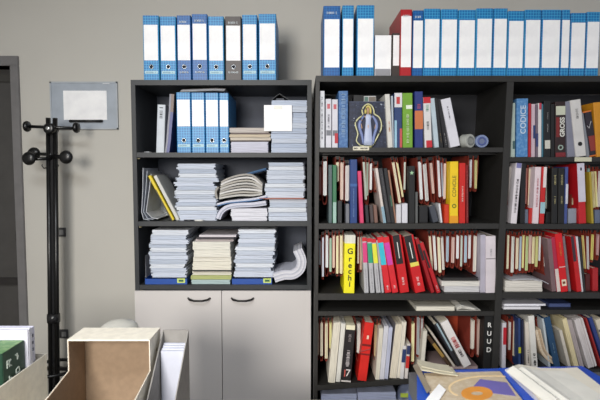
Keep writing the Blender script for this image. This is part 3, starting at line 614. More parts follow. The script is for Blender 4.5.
# ================================================================ left bay, second shelf
G = (196, 208, 196); Cc = (226, 216, 188); Wc = (226, 228, 228); Pk = (214, 186, 176); Bl = (176, 196, 210)
hang(RA2, [(320, 320, 3, 166, 198, 'reddish', (150, 100, 96)), (325, 325, 5, 161, 202, 'white', Wc), (337.6, 337.8, 4.2, 161, 188, 'cream', Cc), (342, 342, 5, 162, 200, 'pale pink', (222, 200, 186)), (347.2, 347.4, 4.6, 165, 204, 'off-white', (216, 210, 206)),
           (363.8, 366, 4, 161, 201, 'greenish', G), (367.6, 369.2, 3, 162, 202, 'grey-green', (150, 165, 150)), (371, 372.5, 3.6, 163, 190, 'white', Wc), (376, 377, 2.6, 166, 190, 'brownish', (140, 90, 70)),
           (393, 400, 5.4, 161.5, 203, 'cream', Cc), (397, 403.4, 3, 162, 200, 'pale yellow', (226, 220, 170)), (405, 406, 3, 161, 190, 'green-white', G),
           (419.6, 421.5, 3.6, 161.5, 201, 'white', Wc), (424.6, 427.4, 5, 163.5, 202.5, 'off-white', (206, 206, 204)), (431, 434, 3, 162, 200, 'pinkish', Pk), (438, 440, 3.4, 160, 200, 'white', (222, 222, 226)), (441.6, 443, 2, 162, 198, 'blue-grey', (150, 160, 176)), (445, 446.2, 3.6, 163, 202, 'pale pink', (224, 200, 190)),
           (471.3, 471.3, 2.6, 159.5, 189, 'white', (206, 206, 210)), (476.3, 476.3, 2.6, 159.5, 189, 'pale yellow', (206, 200, 140))], 1.6225)
book(RA2, 330.4, 330.4, 3.8, 165, (74, 90, 92), 'grey-green book left of the green one on second shelf')
bb, w_, h_ = book(RA2, 334.6, 334.6, 4.2, 165, (50, 110, 74), 'narrow green book with pale foot on second shelf', bands=[(0, .36, .1, .9, (150, 180, 170))])
book(RA2, 339.8, 339.8, 5, 201, (30, 32, 34), 'short black book under the cream papers, second shelf')
book(RA2, 347.6, 347.6, 4, 204, (110, 112, 120), 'short grey book left of the tall dark blue one')
book(RA2, 353.6, 353.6, 7.6, 159.5, (26, 58, 116), 'tall dark blue book beside the pink one', mk=[(.1, .55, (120, 150, 200), .15)], bands=[(.58, .62, 0, 1, (50, 90, 150))], dy=.012)
book(RA2, 359.4, 362, 4.2, 171, (206, 60, 104), 'bright pink book right of tall dark blue one', dy=.015)
for a, c, n_ in ((366.3, (34, 34, 40), 'black'), (371, (70, 60, 60), 'brown-grey'), (375, (120, 90, 80), 'tan')):
    book(RA2, a, a+1.4, 3.8, 205, c, 'short %s booklet below hanging files, right of pink book' % n_, dy=.03)
book(RA2, 376.5, 384.8, 3, 168, (206, 196, 190), 'thin whitish book, first of the slanting group on second shelf', dy=.012, bands=[(0, .3, 0, 1, (130, 160, 176))])
book(RA2, 380.4, 389.2, 4.4, 168, (46, 46, 50), 'dark grey book, second of the slanting group', dy=.015, mk=[(.2, .9, (120, 120, 124), .15)])
book(RA2, 385.2, 393.2, 4.2, 168, (30, 31, 34), 'black book, third of the slanting group', dy=.015, bands=[(.3, .5, .6, 1, (60, 100, 80))])
book(RA2, 388.6, 396, 2, 170, (150, 110, 90), 'thin brown booklet ending the slanting group', dy=.02)
book(RA2, 398.8, 398.8, 5.4, 204.5, (200, 200, 206), 'short white book left under the cream hanging papers')
book(RA2, 404.9, 404.9, 6, 203.5, (206, 206, 214), 'short white book right under the cream hanging papers')
bb, w_, h_ = book(RA2, 411.8, 411.8, 6.6, 166, (24, 25, 26), 'black book with pale green star at its top')
mb = MB(); s = .011; st = [(s*(1 if k % 2 == 0 else .45)*math.sin(k*math.pi/5), h_*.88+s*(1 if k % 2 == 0 else .45)*math.cos(k*math.pi/5)) for k in range(10)]; mb.prism(st, -.001, .0005).build('star_emblem', M((150, 190, 150)), bb)
book(RA2, 416.8, 416.8, 2.6, 192, (90, 92, 92), 'slim grey booklet right of the starred black book')
book(RA2, 423.5, 423.5, 9.5, 206, (26, 26, 28), 'short wide black book beneath hanging papers on second shelf', dy=.03)
book(RA2, 431.2, 436, 6.6, 205, (66, 70, 80), 'short slate grey book beneath hanging papers', dy=.03)
book(RA2, 439.5, 441.8, 2, 203.5, (220, 222, 226), 'thin white booklet leaning on the slate grey book', dy=.03)
book(RA2, 446.8, 446.8, 5, 204.5, (196, 56, 24), 'short orange-red book left of the yellow one', dy=.02)
bb, w_, h_ = book(RA2, 454.3, 454.0, 8.8, 161.5, (232, 196, 30), 'yellow book lettered CONCILE beside the red one', bands=[(0, .12, 0, 1, (222, 150, 30))], dy=.012)
text('CONCILE', .024, M((50, 60, 40)), bb, (.001, -.001, h_*.60), math.pi/2); MB().torus(.008, .0025, (0, -.001, h_*.28)).build('emblem', M((110, 120, 40)), bb)
book(RA2, 462.6, 462.3, 6.6, 163, (196, 34, 26), 'tall red book with white letters beside the yellow one', mk=[(.36, .62, (240, 210, 200), .3)], dy=.012)
book(RA2, 467, 467.4, 2.8, 165, (120, 22, 26), 'thin dark red book right of the tall red one', dy=.016, mk=[(.1, .9, (170, 120, 110), .2)])

# right bay, second shelf
hang(RB2, [(510.8, 511, 3.6, 164, 208, 'white', (214, 208, 204)), (526.8, 526.8, 3, 167, 204, 'pinkish', (190, 130, 120)), (530.4, 530, 4, 168, 207, 'cream', Cc), (534.6, 533.4, 3.4, 166.5, 206, 'yellow-white', (226, 220, 176)),
           (547.8, 546.8, 3.4, 170, 210, 'green-white', G), (551.6, 550.6, 3, 171, 209, 'cream', Cc), (574.6, 573.6, 3.4, 169.5, 208, 'yellow-white', (216, 212, 176)), (577.8, 577.4, 2.6, 168, 206, 'cream', Cc),
           (588.4, 589.4, 2.4, 168, 200, 'green-grey', (130, 160, 150)), (592.2, 594, 3.2, 171, 208, 'cream', (226, 216, 170)), (595.6, 597, 3.2, 171, 207, 'pale yellow', (230, 222, 160)), (600, 600.5, 3.6, 171, 207, 'whitish', (214, 206, 206))], 1.5775)
bb, w_, h_ = book(RB2, 519.2, 513.8, 6.4, 163, (220, 214, 220), 'tall white book with black upright letters leaning right, second shelf', dy=.012, mk=[(.18, .74, (40, 34, 40), .4)], bands=[(.92, 1, .1, .9, (120, 120, 170))])
book(RB2, 524, 522.6, 5, 163.5, (20, 20, 22), 'black book right of the leaning white lettered book')
book(RB2, 525.5, 525.5, 6.4, 209.5, (96, 106, 124), 'short grey-blue book left of the white and red pair', dy=.03)
book(RB2, 531.6, 530.8, 4, 208, (186, 40, 36), 'short red book left of the pinkish white tall book', dy=.024)
book(RB2, 538.6, 535.6, 6.4, 167, (222, 206, 212), 'tall pinkish white book with small red marks on spine', dy=.014, mk=[(.3, .8, (190, 90, 100), .3)])
book(RB2, 544.6, 541.8, 5, 167, (190, 34, 34), 'red book with white top and light blue patch', dy=.014, bands=[(.64, 1, .35, 1, (222, 214, 214)), (.18, .38, 0, 1, (150, 190, 200))])
book(RB2, 549, 548.6, 6, 212, (20, 20, 22), 'short black book left of the gold-lettered pair', dy=.03)
for k, (a, b) in enumerate(((555, 554.6), (561.8, 561.3))):
    book(RB2, a, b, 6.3, 168, (24, 24, 24), ['black book with gold marks, left one of the matching pair', 'black book with gold marks, right one of the matching pair'][k], mk=[(.70, .88, (190, 180, 130), .35), (.36, .5, (190, 180, 130), .3)], dy=.014)
book(RB2, 567.2, 565.8, 3, 167, (64, 80, 140), 'slim blue and white book right of gold-marked black pair', dy=.016, bands=[(.35, .7, .2, 1, (206, 206, 216))])
book(RB2, 572.5, 572.5, 9, 208.5, (140, 146, 160), 'short pale grey file under hanging papers, second shelf', dy=.03)
bb, w_, h_ = book(RB2, 580.5, 583.0, 7.6, 163, (190, 26, 34), 'red book with white upper half and dark dot', dy=.012, bands=[(.36, 1, 0, 1, (206, 202, 216)), (.88, .93, .4, .65, (60, 60, 70))])
book(RB2, 590.5, 593, 2.4, 172, (170, 150, 50), 'thin mustard book at right of second shelf', dy=.02)
book(RB2, 597.8, 597.8, 5.6, 210, (96, 106, 130), 'short slate blue book at picture edge, second shelf', dy=.03)

# ================================================================ left bay, third shelf
hang(RA3, [(319.8, 319.8, 2.4, 240, 265, 'grey', (150, 150, 156)), (323, 322.6, 3.2, 237, 277, 'bluish white', (206, 214, 226)), (327, 326.4, 3.6, 235, 274, 'white', (222, 226, 226)), (330.6, 330.2, 2.6, 237, 272, 'green', (170, 200, 176)), (333.8, 333.8, 3.2, 235, 271, 'pinkish', (222, 196, 180)), (337.4, 337.2, 3.4, 235.5, 274, 'yellowish', (230, 224, 186)), (341.4, 341.6, 4.6, 234.5, 274, 'cream', (234, 226, 190)),
           (358.4, 358.4, 2.8, 236, 270, 'pale', (206, 196, 180)), (361, 361, 2.2, 236, 270, 'brownish', (190, 160, 140)),
           (429.8, 432.5, 2.6, 235.5, 273, 'cream', Cc), (433.8, 436, 3, 235, 273, 'white', (226, 226, 222)), (438.4, 440, 3.4, 236, 274, 'yellow-white', (230, 226, 196)), (442, 443.6, 2.6, 236.5, 273, 'off-white', (216, 212, 206)), (448, 448.8, 3.2, 235, 265, 'blue-white', Bl), (453.2, 453.6, 3.4, 236, 266, 'pinkish', Pk), (458, 458, 3, 235, 265, 'white', Wc), (462, 462, 2.6, 235, 268, 'green', G), (466, 465.6, 3, 234.5, 263, 'bluish', Bl), (470, 469.4, 3.2, 235, 265, 'white', (222, 222, 222)), (475.4, 474, 4, 235, 272, 'thick white', (226, 222, 212))], 1.259)
bb, w_, h_ = book(RA3, 350, 349, 11.6, 243.5, (232, 222, 20), 'bright yellow file lettered Grechi down its spine', dy=.008, bands=[], cat='file', name='file', rough=.5)
MB().box(-w_*.46, w_*.5, .004, .17, h_, h_+.040).build('white_insert', M((210, 208, 196), .7, kind='pages_v'), bb)
for ch, f in zip('Grechi', (.84, .69, .56, .44, .305, .18)): text(ch, .038, M((30, 30, 20)), bb, (.002, -.001, h_*f), 0, bold=.0008)
for k, (xt, xb, c, cn, b0) in enumerate(((364.3, 366.6, (206, 60, 120), 'pink', 0), (369.2, 372.6, (40, 150, 110), 'green', 0), (373.6, 378.6, (216, 216, 60), 'yellow', 0))):
    book(RA3, xt, xb, 4.8, 237.5+k*.6, (176, 176, 180), 'grey-footed report with red head and %s upper spine' % cn, dy=.012, bands=[(.93, 1, 0, 1, (190, 30, 40)), (.55, .91, .02, .98, c)], mk=[(.05, .45, (130, 130, 134), .2)])
book(RA3, 377.5, 383, 2.6, 240, (170, 170, 176), 'plain pale grey report after the yellow-topped one', dy=.014)
for k, (xt, xb, c, cn) in enumerate(((380, 388.3, (50, 180, 200), 'cyan'), (385.8, 395.4, (196, 60, 160), 'magenta'))):
    book(RA3, xt, xb, 6.8, 236.5, (206, 34, 44), 'red book with %s upper spine, leaning' % cn, dy=.01, bands=[(.50, .90, .02, .85, c)], mk=[(.06, .14, (240, 220, 220), .3)])
for k, (xt, xb, yl) in enumerate(((396.2, 404.8, 0), (407.8, 420.4, 1))):
    bb, w_, h_ = book(RA3, xt, xb, 10.0+k*1.2, 234.5, (196, 24, 30), ['red book with black upper half, left of the one with yellow label', 'red book with black upper half and small yellow label'][k], dy=.008, bands=[(.50, 1, .05, .8, (26, 24, 26))], mk=[(.12, .28, (240, 215, 215), .3)])
    MB().box(-w_*.08, 0, -.0014, -.0006, h_*.6, h_*.88).build('title_line', M((226, 226, 220)), bb)
    if k: MB().box(-w_*.42, w_*.42, -.0018, -.0006, h_*.46, h_*.53).build('yellow_label', M((220, 206, 90)), bb)
book(RA3, 416.5, 433, 4.2, 238, (150, 20, 28), 'dark red book leaning steeply, left one of the steep pair', dy=.008, bands=[(.6, .9, .1, .9, (40, 20, 24))])
book(RA3, 421, 438.8, 4.6, 242, (176, 26, 34), 'dark red book leaning steeply, right one of the steep pair', dy=.005, bands=[(.5, .85, .1, .6, (40, 20, 24))], mk=[(.04, .16, (226, 200, 200), .3)])
Yq = RY+.03
stack(RA3, [(445, 480, 286.8), (443, 481, 281.2)], 'low pair beside the white file, third shelf', [(206, 206, 208), (222, 220, 214)], dy=.02, d=.2, jit=.002, noun='flat book')
r = thing('folder', 'flat black folder lying on the low pair, third shelf', 'folder', (P(461, 278, RY+.025)[0], RY+.025, P(461, 281.2, RY+.02)[1]+.001)); MB().box(-.09, .085, 0, .18, 0, .004).box(-.088, .083, .0, .18, .012, .016).build('cover', M((26, 25, 27), .5), r); MB().box(-.086, .08, .004, .176, .004, .012).build('sheets', M((60, 58, 58), .8, kind='pages_h'), r)
bb, w_, h_ = book(RA3, 491, 491, 10.6, 236, (214, 206, 212), 'thick white box file at right end of third shelf', dy=.012, d=.22, cat='file', name='box_file', bands=[(.595, .61, 0, 1, (120, 116, 120))], mk=[(.65, .8, (170, 170, 176), .15)])
book(RA3, 483.3, 483, 5.6, 235, (176, 172, 186), 'grey-white file left of thick white box file', dy=.02, d=.22, cat='file', name='file')

# right bay, third shelf
hang(RB3, [(508.6, 507.6, 2.8, 235, 272, 'yellow-white', (226, 222, 190)), (513, 511, 3.6, 236, 274, 'white', (222, 222, 214)), (517.6, 515.8, 3, 237, 272, 'cream', Cc), (521, 519.6, 2.8, 236, 271, 'bluish', Bl), (524, 522.8, 2.8, 235, 271, 'yellow', (226, 220, 150)), (527.4, 526.2, 2.8, 235, 271, 'green', (190, 206, 150)), (530.6, 529.8, 2.6, 235, 270, 'pinkish', Pk), (533.8, 533, 2.8, 236, 270, 'cream', (230, 222, 180)), (537, 536.4, 2.6, 236, 267, 'yellow-green', (206, 206, 140)), (540.4, 539.8, 2.8, 236, 267, 'white', Wc), (544, 546, 3, 237, 273, 'off-white', (206, 204, 196)),
           (566, 567, 3, 234, 264, 'white', (216, 216, 216)), (583, 585.4, 2.8, 234.5, 270, 'yellowish', (222, 206, 130)), (587.8, 588.6, 3.4, 235, 272, 'grey-white', (206, 206, 206)), (593.2, 592.8, 3.2, 234.5, 260, 'yellow', (216, 206, 120)), (598.6, 598, 3, 234, 258, 'pinkish', (200, 160, 160))], 1.2585)
stack(RB3, [(505.5, 543, 287.5), (506, 543, 280.8)], 'low pile at left of third shelf, right bay', [(216, 212, 204), (222, 218, 210)], dy=.015, d=.2, jit=.002, noun='flat book')
zq = P(520, 280.8, RY+.015)[1]
r = thing('loose_sheets', 'loose grey sheets draped over low pile, third shelf right bay', 'papers', (P(525, 279, RY+.012)[0], RY+.012, zq+.001))
MB().ribbon([(-.075, .004), (-.02, .010), (.04, .009), (.085, .0), (.115, -.016)], .003, 0, .19).build('sheet', M((170, 170, 178), .7), r); MB().ribbon([(-.06, .001), (-.02, .005), (.04, .004), (.082, -.005)], .003, .004, .18).build('sheet', M((206, 206, 210), .7), r)
book(RB3, 549.4, 554.4, 5, 238.5, (120, 96, 100), 'mauve-grey book leaning, left of the red badge book', dy=.014)
book(RB3, 553.3, 559, 4.4, 237, (170, 40, 70), 'crimson book with white foot, left of the red badge book', dy=.012, bands=[(0, .42, .05, 1, (216, 206, 200))])
bb, w_, h_ = book(RB3, 558.5, 564.8, 7.6, 233, (206, 20, 28), 'bright red book with white square badge near its foot', dy=.006, bands=[(.10, .21, .2, .85, (226, 214, 190))], mk=[(.62, .85, (226, 130, 60), .3)])
MB().box(-.006, .006, -.0016, -.0006, h_*.135, h_*.175).build('badge_mark', M((120, 60, 40)), bb); MB().box(-w_*.45, w_*.45, -.0014, -.0004, h_*.42, h_*.435).build('white_line', M((220, 180, 180)), bb)
book(RB3, 563.6, 570, 3, 236, (120, 110, 116), 'thin mauve-grey booklet right of the red badge book', dy=.016)
book(RB3, 573, 579.6, 5.4, 236, (190, 26, 30), 'second red book, between thin grey booklets, right bay', dy=.01, bands=[(.55, 1, 0, .6, (60, 40, 50))])
book(RB3, 577, 582.6, 2.4, 236.5, (206, 206, 212), 'thin white booklet leaning on the second red book', dy=.012)
book(RB3, 580, 585, 2.2, 237, (40, 44, 46), 'thin black booklet right of leaning white booklet', dy=.012)
book(RB3, 588, 588, 5, 274, (80, 24, 24), 'short maroon book under hanging papers, third shelf', dy=.03)
book(RB3, 595.6, 595.6, 6, 268, (170, 30, 36), 'short red book at picture edge, third shelf', dy=.03)

# shelf 4: flat papers
flat(A4, 416, 455, 306.5, (196, 192, 178), 'flat grey-cream folder on the thin shelf, left bay', RY+.012, .22)
r = thing('booklet', 'open white booklet with curved pages on the thin shelf, left bay', 'booklet', (P(468, 308, RY+.012)[0], RY+.012, A4+.0005))
MB().box(-.055, .062, 0, .2, 0, .002).build('cover', M((180, 178, 172), .5), r)
for k in range(4): MB().ribbon([(-.052, .005+.003*k), (-.03, .012+.0045*k), (-.005, .009+.003*k), (.03, .005+.002*k), (.058-.004*k, .004+.0006*k)], .0022, .002, .19).build('page', M((216, 214, 206), .7), r)
z1 = flat(B4, 503.5, 541, 307, (206, 206, 212), 'flat pile of white papers on the thin shelf, right bay', RY+.01, .24)
flat(B4, 504, 546, 304, (214, 214, 222), 'upper white booklet on the thin shelf, right bay', RY+.03, .2, z0=z1)
flat(B4, 549, 571, 303.5, (52, 66, 110), 'blue folder lying on the thin shelf, right bay', RY+.05, .18)

# ================================================================ left bay, lower shelf
hang(RA5, [(317.9, 317.7, 2.6, 322, 358, 'pinkish', (206, 186, 166)), (321.6, 321.4, 3.4, 322, 359, 'off-white', (214, 206, 186)), (326.4, 326, 4, 322, 359, 'cream', (222, 214, 184)), (330.6, 330, 2.8, 322, 350, 'yellowish', (216, 210, 150)), (358.8, 357.6, 4.4, 323, 359, 'white', (222, 222, 214)), (375.6, 374, 3, 324, 358, 'tan', (190, 170, 130)), (379, 377.6, 2.6, 323, 357, 'brownish', (170, 130, 100)),
           (413.2, 412.2, 4, 323, 362, 'pale yellow', (230, 224, 176)), (418.4, 416.6, 3.6, 317, 355, 'grey', (160, 164, 166)), (422.2, 421, 2.8, 318, 352, 'grey-white', (190, 190, 190)), (473, 473, 4.6, 319, 355, 'cream', (226, 218, 206)), (479, 479, 2.6, 319, 355, 'pinkish', (196, 170, 160))], .8375)
sheaf(RA5, 337.4, 331.6, 7.2, 322, (220, 214, 198), 'thick cream sheaf leaning right, left of black lettered book', dy=.012)
sheaf(RA5, 343.6, 338, 4.6, 323, (222, 220, 212), 'narrow white sheaf touching the black lettered book', dy=.018)
bb, w_, h_ = book(RA5, 350.6, 345.8, 10.6, 330, (32, 28, 30), 'black book with white title lettering, lower shelf left bay', dy=.008, bands=[(0, .03, 0, 1, (206, 200, 196))])
MB().box(-w_*.45, w_*.45, .004, .17, h_, h_+.022).build('white_insert', M((226, 220, 190), .7), bb)
text('1', .05, M((200, 90, 80)), bb, (-.009, -.001, h_*.16)); text('7', .05, M((222, 216, 214)), bb, (.006, -.001, h_*.17)); marks(bb, w_, h_*.3, h_*.62, (214, 206, 206), bw=.4); marks(bb, w_, h_*.78, h_*.93, (150, 140, 140), bw=.35)
bb, w_, h_ = book(RA5, 369.6, 362, 10, 322.5, (206, 34, 26), 'wide red file with dark strap, lower shelf left bay', dy=.008, cat='file', name='file', bands=[(.595, .63, 0, 1, (110, 16, 14)), (.44, .47, 0, 1, (120, 18, 16))])
MB().box(-.004, .006, -.0012, 0, h_*.72, h_*.78).build('label_dot', M((230, 200, 180)), bb); MB().tube([(-w_/2, -.002, h_*.50), (0, -.002, h_*.53), (w_/2, -.002, h_*.56)], .003, 6).build('strap', M((150, 22, 18), .5), bb)
for i, (xt, xb, wp, yt, c, lab) in enumerate([(381.5, 377.5, 4.4, 328, (212, 206, 190), 'cream sheaf just right of wide red file'), (386.5, 381.8, 4.6, 326, (206, 206, 214), 'bluish white sheaf, second right of wide red file'), (391, 386, 4, 327, (182, 186, 206), 'lilac-grey sheaf, third right of wide red file'), (399.4, 393, 7.2, 324, (216, 208, 190), 'thick cream sheaf leaning, middle of lower shelf left bay'), (404.5, 399.2, 4.6, 322, (220, 214, 200), 'white sheaf behind navy-marked booklets')]):
    sheaf(RA5, xt, xb, wp, yt, c, lab, dy=.012, cover=(120, 116, 120) if i in (1, 3) else None)
book(RA5, 404.8, 401.8, 4, 346, (206, 204, 204), 'short white booklet with navy head', dy=.004, bands=[(.5, .9, 0, 1, (40, 56, 100))])
book(RA5, 409, 406.2, 3.6, 344, (206, 200, 196), 'short white booklet with red and navy head', dy=.004, bands=[(.3, .65, 0, 1, (186, 40, 34)), (.7, .95, 0, 1, (40, 50, 90))])
# leaning group
zs = P(450, 367, RY+.02)[1]; z5 = A5(P(470, 370, RY)[0])+.001
for k, (c, lab) in enumerate((((40, 38, 40), 'flat black folder under the steeply leaning books'), ((150, 130, 130), 'flat pinkish grey folder directly beneath the steeply leaning books'))):
    flat(0, 433, 478, 0, c, lab, RY+.03, .2, z0=z5+k*(zs-z5)/2, name='folder', cat='folder', h=(zs-z5)/2-.0005)
book(RA5, 425.5, 421.6, 4.4, 331, (206, 202, 190), 'white book standing right of the grey hanging papers', dy=.02)
book(RA5, 426, 450, 5, 335, (64, 46, 30), 'brown and gold book leaning steeply to the left', z=zs, dy=.02, bands=[(.3, .75, .1, .9, (150, 120, 60))])
book(RA5, 430.5, 454.5, 2.8, 332, (190, 182, 170), 'thin whitish book leaning steeply over the brown one', z=zs, dy=.016)
book(RA5, 434.5, 459, 5, 323, (40, 40, 46), 'black book with pale blue edge leaning steeply', z=zs, dy=.02, bands=[(.35, 1, .55, 1, (150, 170, 180))])
bb, w_, h_ = book(RA5, 442, 467.5, 10.2, 319.5, (222, 218, 216), 'white book with red and black title leaning steeply', z=zs, dy=.006)
marks(bb, w_, h_*.42, h_*.66, (190, 40, 50), bw=.6); marks(bb, w_, h_*.22, h_*.38, (60, 50, 60), bw=.4)
bb, w_, h_ = book(RA5, 489.5, 487.8, 11, 316.5, (20, 20, 20), 'black book lettered RUUD in white capitals', dy=.008)
for ch, f in zip('RUUD', (.84, .69, .55, .40)): text(ch, .032, M((226, 226, 222)), bb, (.001, -.001, h_*f), 0, bold=.0006)
r = thing('divider_card', 'rust-red card divider standing behind the steeply leaning books', 'card', (P(458, 340, RY+.22)[0], RY+.25, .87-.30))
MB().box(-.10, .10, 0, .004, -.02, .23).build('card', M((196, 78, 46), .6, kind='card'), r)

# right bay, lower shelf
hang(RB5, [(510, 510, 2.4, 321, 350, 'whitish', (206, 200, 196)), (515.2, 514.2, 5, 321, 362, 'cream', (222, 214, 186)), (526.6, 526.4, 3, 320, 352, 'pinkish', (216, 196, 176)), (541, 543, 5, 321, 345, 'yellowish', (206, 190, 150))], .8445)
book(RB5, 504.6, 503.8, 4.4, 323, (200, 198, 206), 'white book with red upper spine by the divider', dy=.015, bands=[(.52, .9, .2, 1, (176, 24, 40))])
book(RB5, 519.6, 519.8, 2.6, 318.5, (40, 62, 110), 'thin blue book with yellow spot, lower shelf right bay', dy=.015, bands=[(.3, .42, 0, 1, (190, 190, 50))])
book(RB5, 522.8, 523, 2.6, 320, (30, 34, 60), 'thin navy book right of the yellow-spotted one', dy=.015)
book(RB5, 526.8, 528.6, 4, 322, (214, 206, 196), 'white book, left of the leaning one with black lettering', dy=.02, mk=[(.1, .4, (60, 50, 50), .3)])
bb, w_, h_ = book(RB5, 531.4, 535.2, 6.4, 315.5, (222, 220, 214), 'tall white book with black lettering leaning left, lower shelf', dy=.008, mk=[(.06, .3, (30, 30, 30), .45)])
sweep('paper_sheaf', 'cream booklets bulging and curving to the right, lower shelf right bay', 'papers', smooth([(538, 330), (541, 343), (544, 352), (550, 359), (558, 363.5)]), .007, 4, [(206, 186, 160), (216, 202, 180), (190, 168, 140)], RY+.015, .18)
book(RB5, 546.8, 557.6, 7.0, 316.5, (34, 70, 104), 'dark teal-blue book leaning left, lower shelf right bay', dy=.012, mk=[(.3, .5, (120, 150, 170), .2)])
book(RB5, 543.4, 549.8, 2.4, 318.5, (190, 200, 206), 'thin pale booklet beside the dark teal-blue book', dy=.02)
book(RB5, 560.6, 569.8, 3.6, 330, (206, 200, 188), 'narrow cream book leaning right of teal-blue book', dy=.02)
sheaf(RB5, 564.2, 577, 4.8, 318, (222, 210, 170), 'yellowish sheaf leaning, lower shelf right bay', dy=.014)
sheaf(RB5, 569, 582.4, 4, 319, (176, 166, 166), 'mauve-grey sheaf leaning beside yellowish one', dy=.014)
sheaf(RB5, 577.5, 593, 9.8, 317, (210, 204, 204), 'thick white sheaf leaning, lower shelf right bay', dy=.008, jit=.006)
book(RB5, 586, 602, 2, 318, (150, 40, 40), 'thin red booklet leaning right of thick white sheaf', dy=.012)
book(RB5, 590, 607, 4.4, 317, (44, 60, 120), 'blue book leaning at picture edge, lower shelf', dy=.012)
book(RB5, 597.5, 615, 7.6, 318, (206, 196, 176), 'cream book with grey band leaning past the picture edge', dy=.012, bands=[(.75, .8, 0, 1, (90, 90, 96))])

# bottom shelf of left bay: paper bundles
S6 = Sh(A6, RY, '')
ys6 = [430, 418, 409, 401, 394.5]
stack(S6, [(321.5+rr.uniform(-1, 1), 357+rr.uniform(-1, 1), y) for y in ys6], 'left bundle pile on the bottom shelf', [(180, 188, 214), (190, 196, 220)], dy=.03, d=.29, jit=.003)
ys6 = [430, 418, 409, 401, 393]
stack(S6, [(359+rr.uniform(-1, 1), 397+rr.uniform(-1, 1), y) for y in ys6], 'right bundle pile on the bottom shelf', [(180, 188, 214), (190, 196, 220)], dy=.03, d=.29, jit=.003)
a = P(411, 388, RY+.03); 
r = thing('plastic_bag', 'grey and blue plastic bag with lime tag on the bottom shelf', 'bag', (a[0], RY+.03, A6+.0005))
mb = MB(); h6 = a[1]-A6
mb.lathe([(.055, 0), (.06, .04), (.058, .12), (.05, .17), (.035, h6-.02), (.012, h6)], (0, .07, 0), 'z', 20)
rr2 = random.Random(2)
for v in mb.bm.verts: v.co.x += rr2.uniform(-.005, .005); v.co.y += rr2.uniform(-.005, .005)
mb.build('bag', M((130, 140, 168), .3), r, smooth=True)
MB().torus(.03, .006, (0, .07, h6-.04), 'z').build('drawstring', M((50, 80, 150), .4), r, smooth=True); MB().box(-.05, -.012, .004, .007, h6-.05, h6-.03).build('tag', M((190, 210, 80)), r)

# ================================================================ coat stand
RYK = .20
tx, tz = P(51.7, 118, RYK); bx_, bz_ = P(53, 367, RYK)
cs = thing('coat_stand', 'black coat stand with round-knobbed arms in front of the wall', 'coat stand', (-1.375, RYK, .0005), (0, math.atan2(tx+1.375, tz), 0))
BLK = M((18, 18, 19), .3); BLK2 = M((30, 30, 32), .25)
def up(py): return P(52, py, RYK)[1]
mpx = (RYK-CAM.y)/FPX
pw = 5.5*mpx
mb = MB(); 
for s in (-1, 1): mb.tube([(s*pw*.62, 0, .04), (s*pw*.62, 0, tz)], pw*.42, 16)
mb.build('pole', BLK, cs, smooth=True); MB().box(-pw*.35, pw*.35, -.004, .012, .05, tz-.03).build('centre_web', BLK2, cs)
zA = up(127); L1 = 24.5*mpx
MB().tube([(-L1, 0, zA), (L1, 0, zA-.004)], .0085, 12).build('arm', BLK, cs, smooth=True)
for s in (-1, 1):
    MB().lathe([(.012, -.014), (.026, -.010), (.030, 0), (.026, .010), (.012, .014)], (s*L1, 0, zA), 'x', 24).build('knob', BLK, cs, smooth=True)
hb = MB().lathe([(.020, -.04), (.028, -.036), (.030, -.02), (.030, .02)], (0, 0, up(129)), 'y', 24).build('hub', BLK, cs, smooth=True)
MB().lathe([(.009, -.046), (.011, -.044), (.011, -.038)], (0, 0, up(129)), 'y', 20).build('hub_bolt', M((190, 190, 190), .25, .8), hb, smooth=True)
zB = up(156.5)
MB().tube([(0, 0, zB), (20*mpx, -.05, zB-.003)], .011, 12).build('arm', BLK, cs, smooth=True); MB().tube([(0, 0, zB+.01), (-21.5*mpx, .04, zB+.014)], .009, 12).build('arm', BLK, cs, smooth=True)
MB().tube([(0, 0, zB-.012), (-16.5*mpx, -.05, zB-.016)], .009, 12).build('arm', BLK, cs, smooth=True)
for x, y, z in ((19.5*mpx, -.062, zB-.003), (-22.5*mpx, .045, zB+.013), (-16.8*mpx, -.06, zB-.014)):
    MB().lathe([(.016, -.016), (.032, -.010), (.036, 0), (.030, .012), (.012, .018)], (x, y, z), 'y', 28).build('knob', BLK, cs, smooth=True)
for s in (-1, 1): MB().tube([(s*.026, -.01, up(168)), (s*.036, -.016, up(168.5)), (s*.044, -.02, up(166)), (s*.042, -.02, up(164.5))], .003, 8).build('small_hook', M((60, 60, 60), .3, .5), cs, smooth=True)
MB().lathe([(.033, up(322)), (.034, up(318)), (.033, up(314))], (0, 0, 0), 'z', 24).build('collar', M((36, 36, 38), .25), cs, smooth=True)
zR = up(368)
MB().torus(.115, .009, (0, 0, zR), 'z', 36).build('umbrella_ring', BLK, cs, smooth=True)
MB().box(-.115, .115, -.008, .008, zR-.012, zR+.006).build('ring_bar', BLK, cs)
MB().lathe([(.125, .04), (.14, .05), (.14, .09), (.13, .09)], (0, 0, 0), 'z', 32).build('drip_tray', BLK2, cs)
for k in range(4):
    t = math.pi/4+k*math.pi/2; MB().tube([(0, 0, .05), (.1*math.cos(t), .1*math.sin(t), .035), (.165*math.cos(t), .165*math.sin(t), .012)], .012, 10).build('foot', BLK, cs, smooth=True)
for s in (-1, 1): MB().tube([(s*.115, 0, zR), (s*.125, 0, .06)], .005, 8).build('ring_rod', BLK, cs)

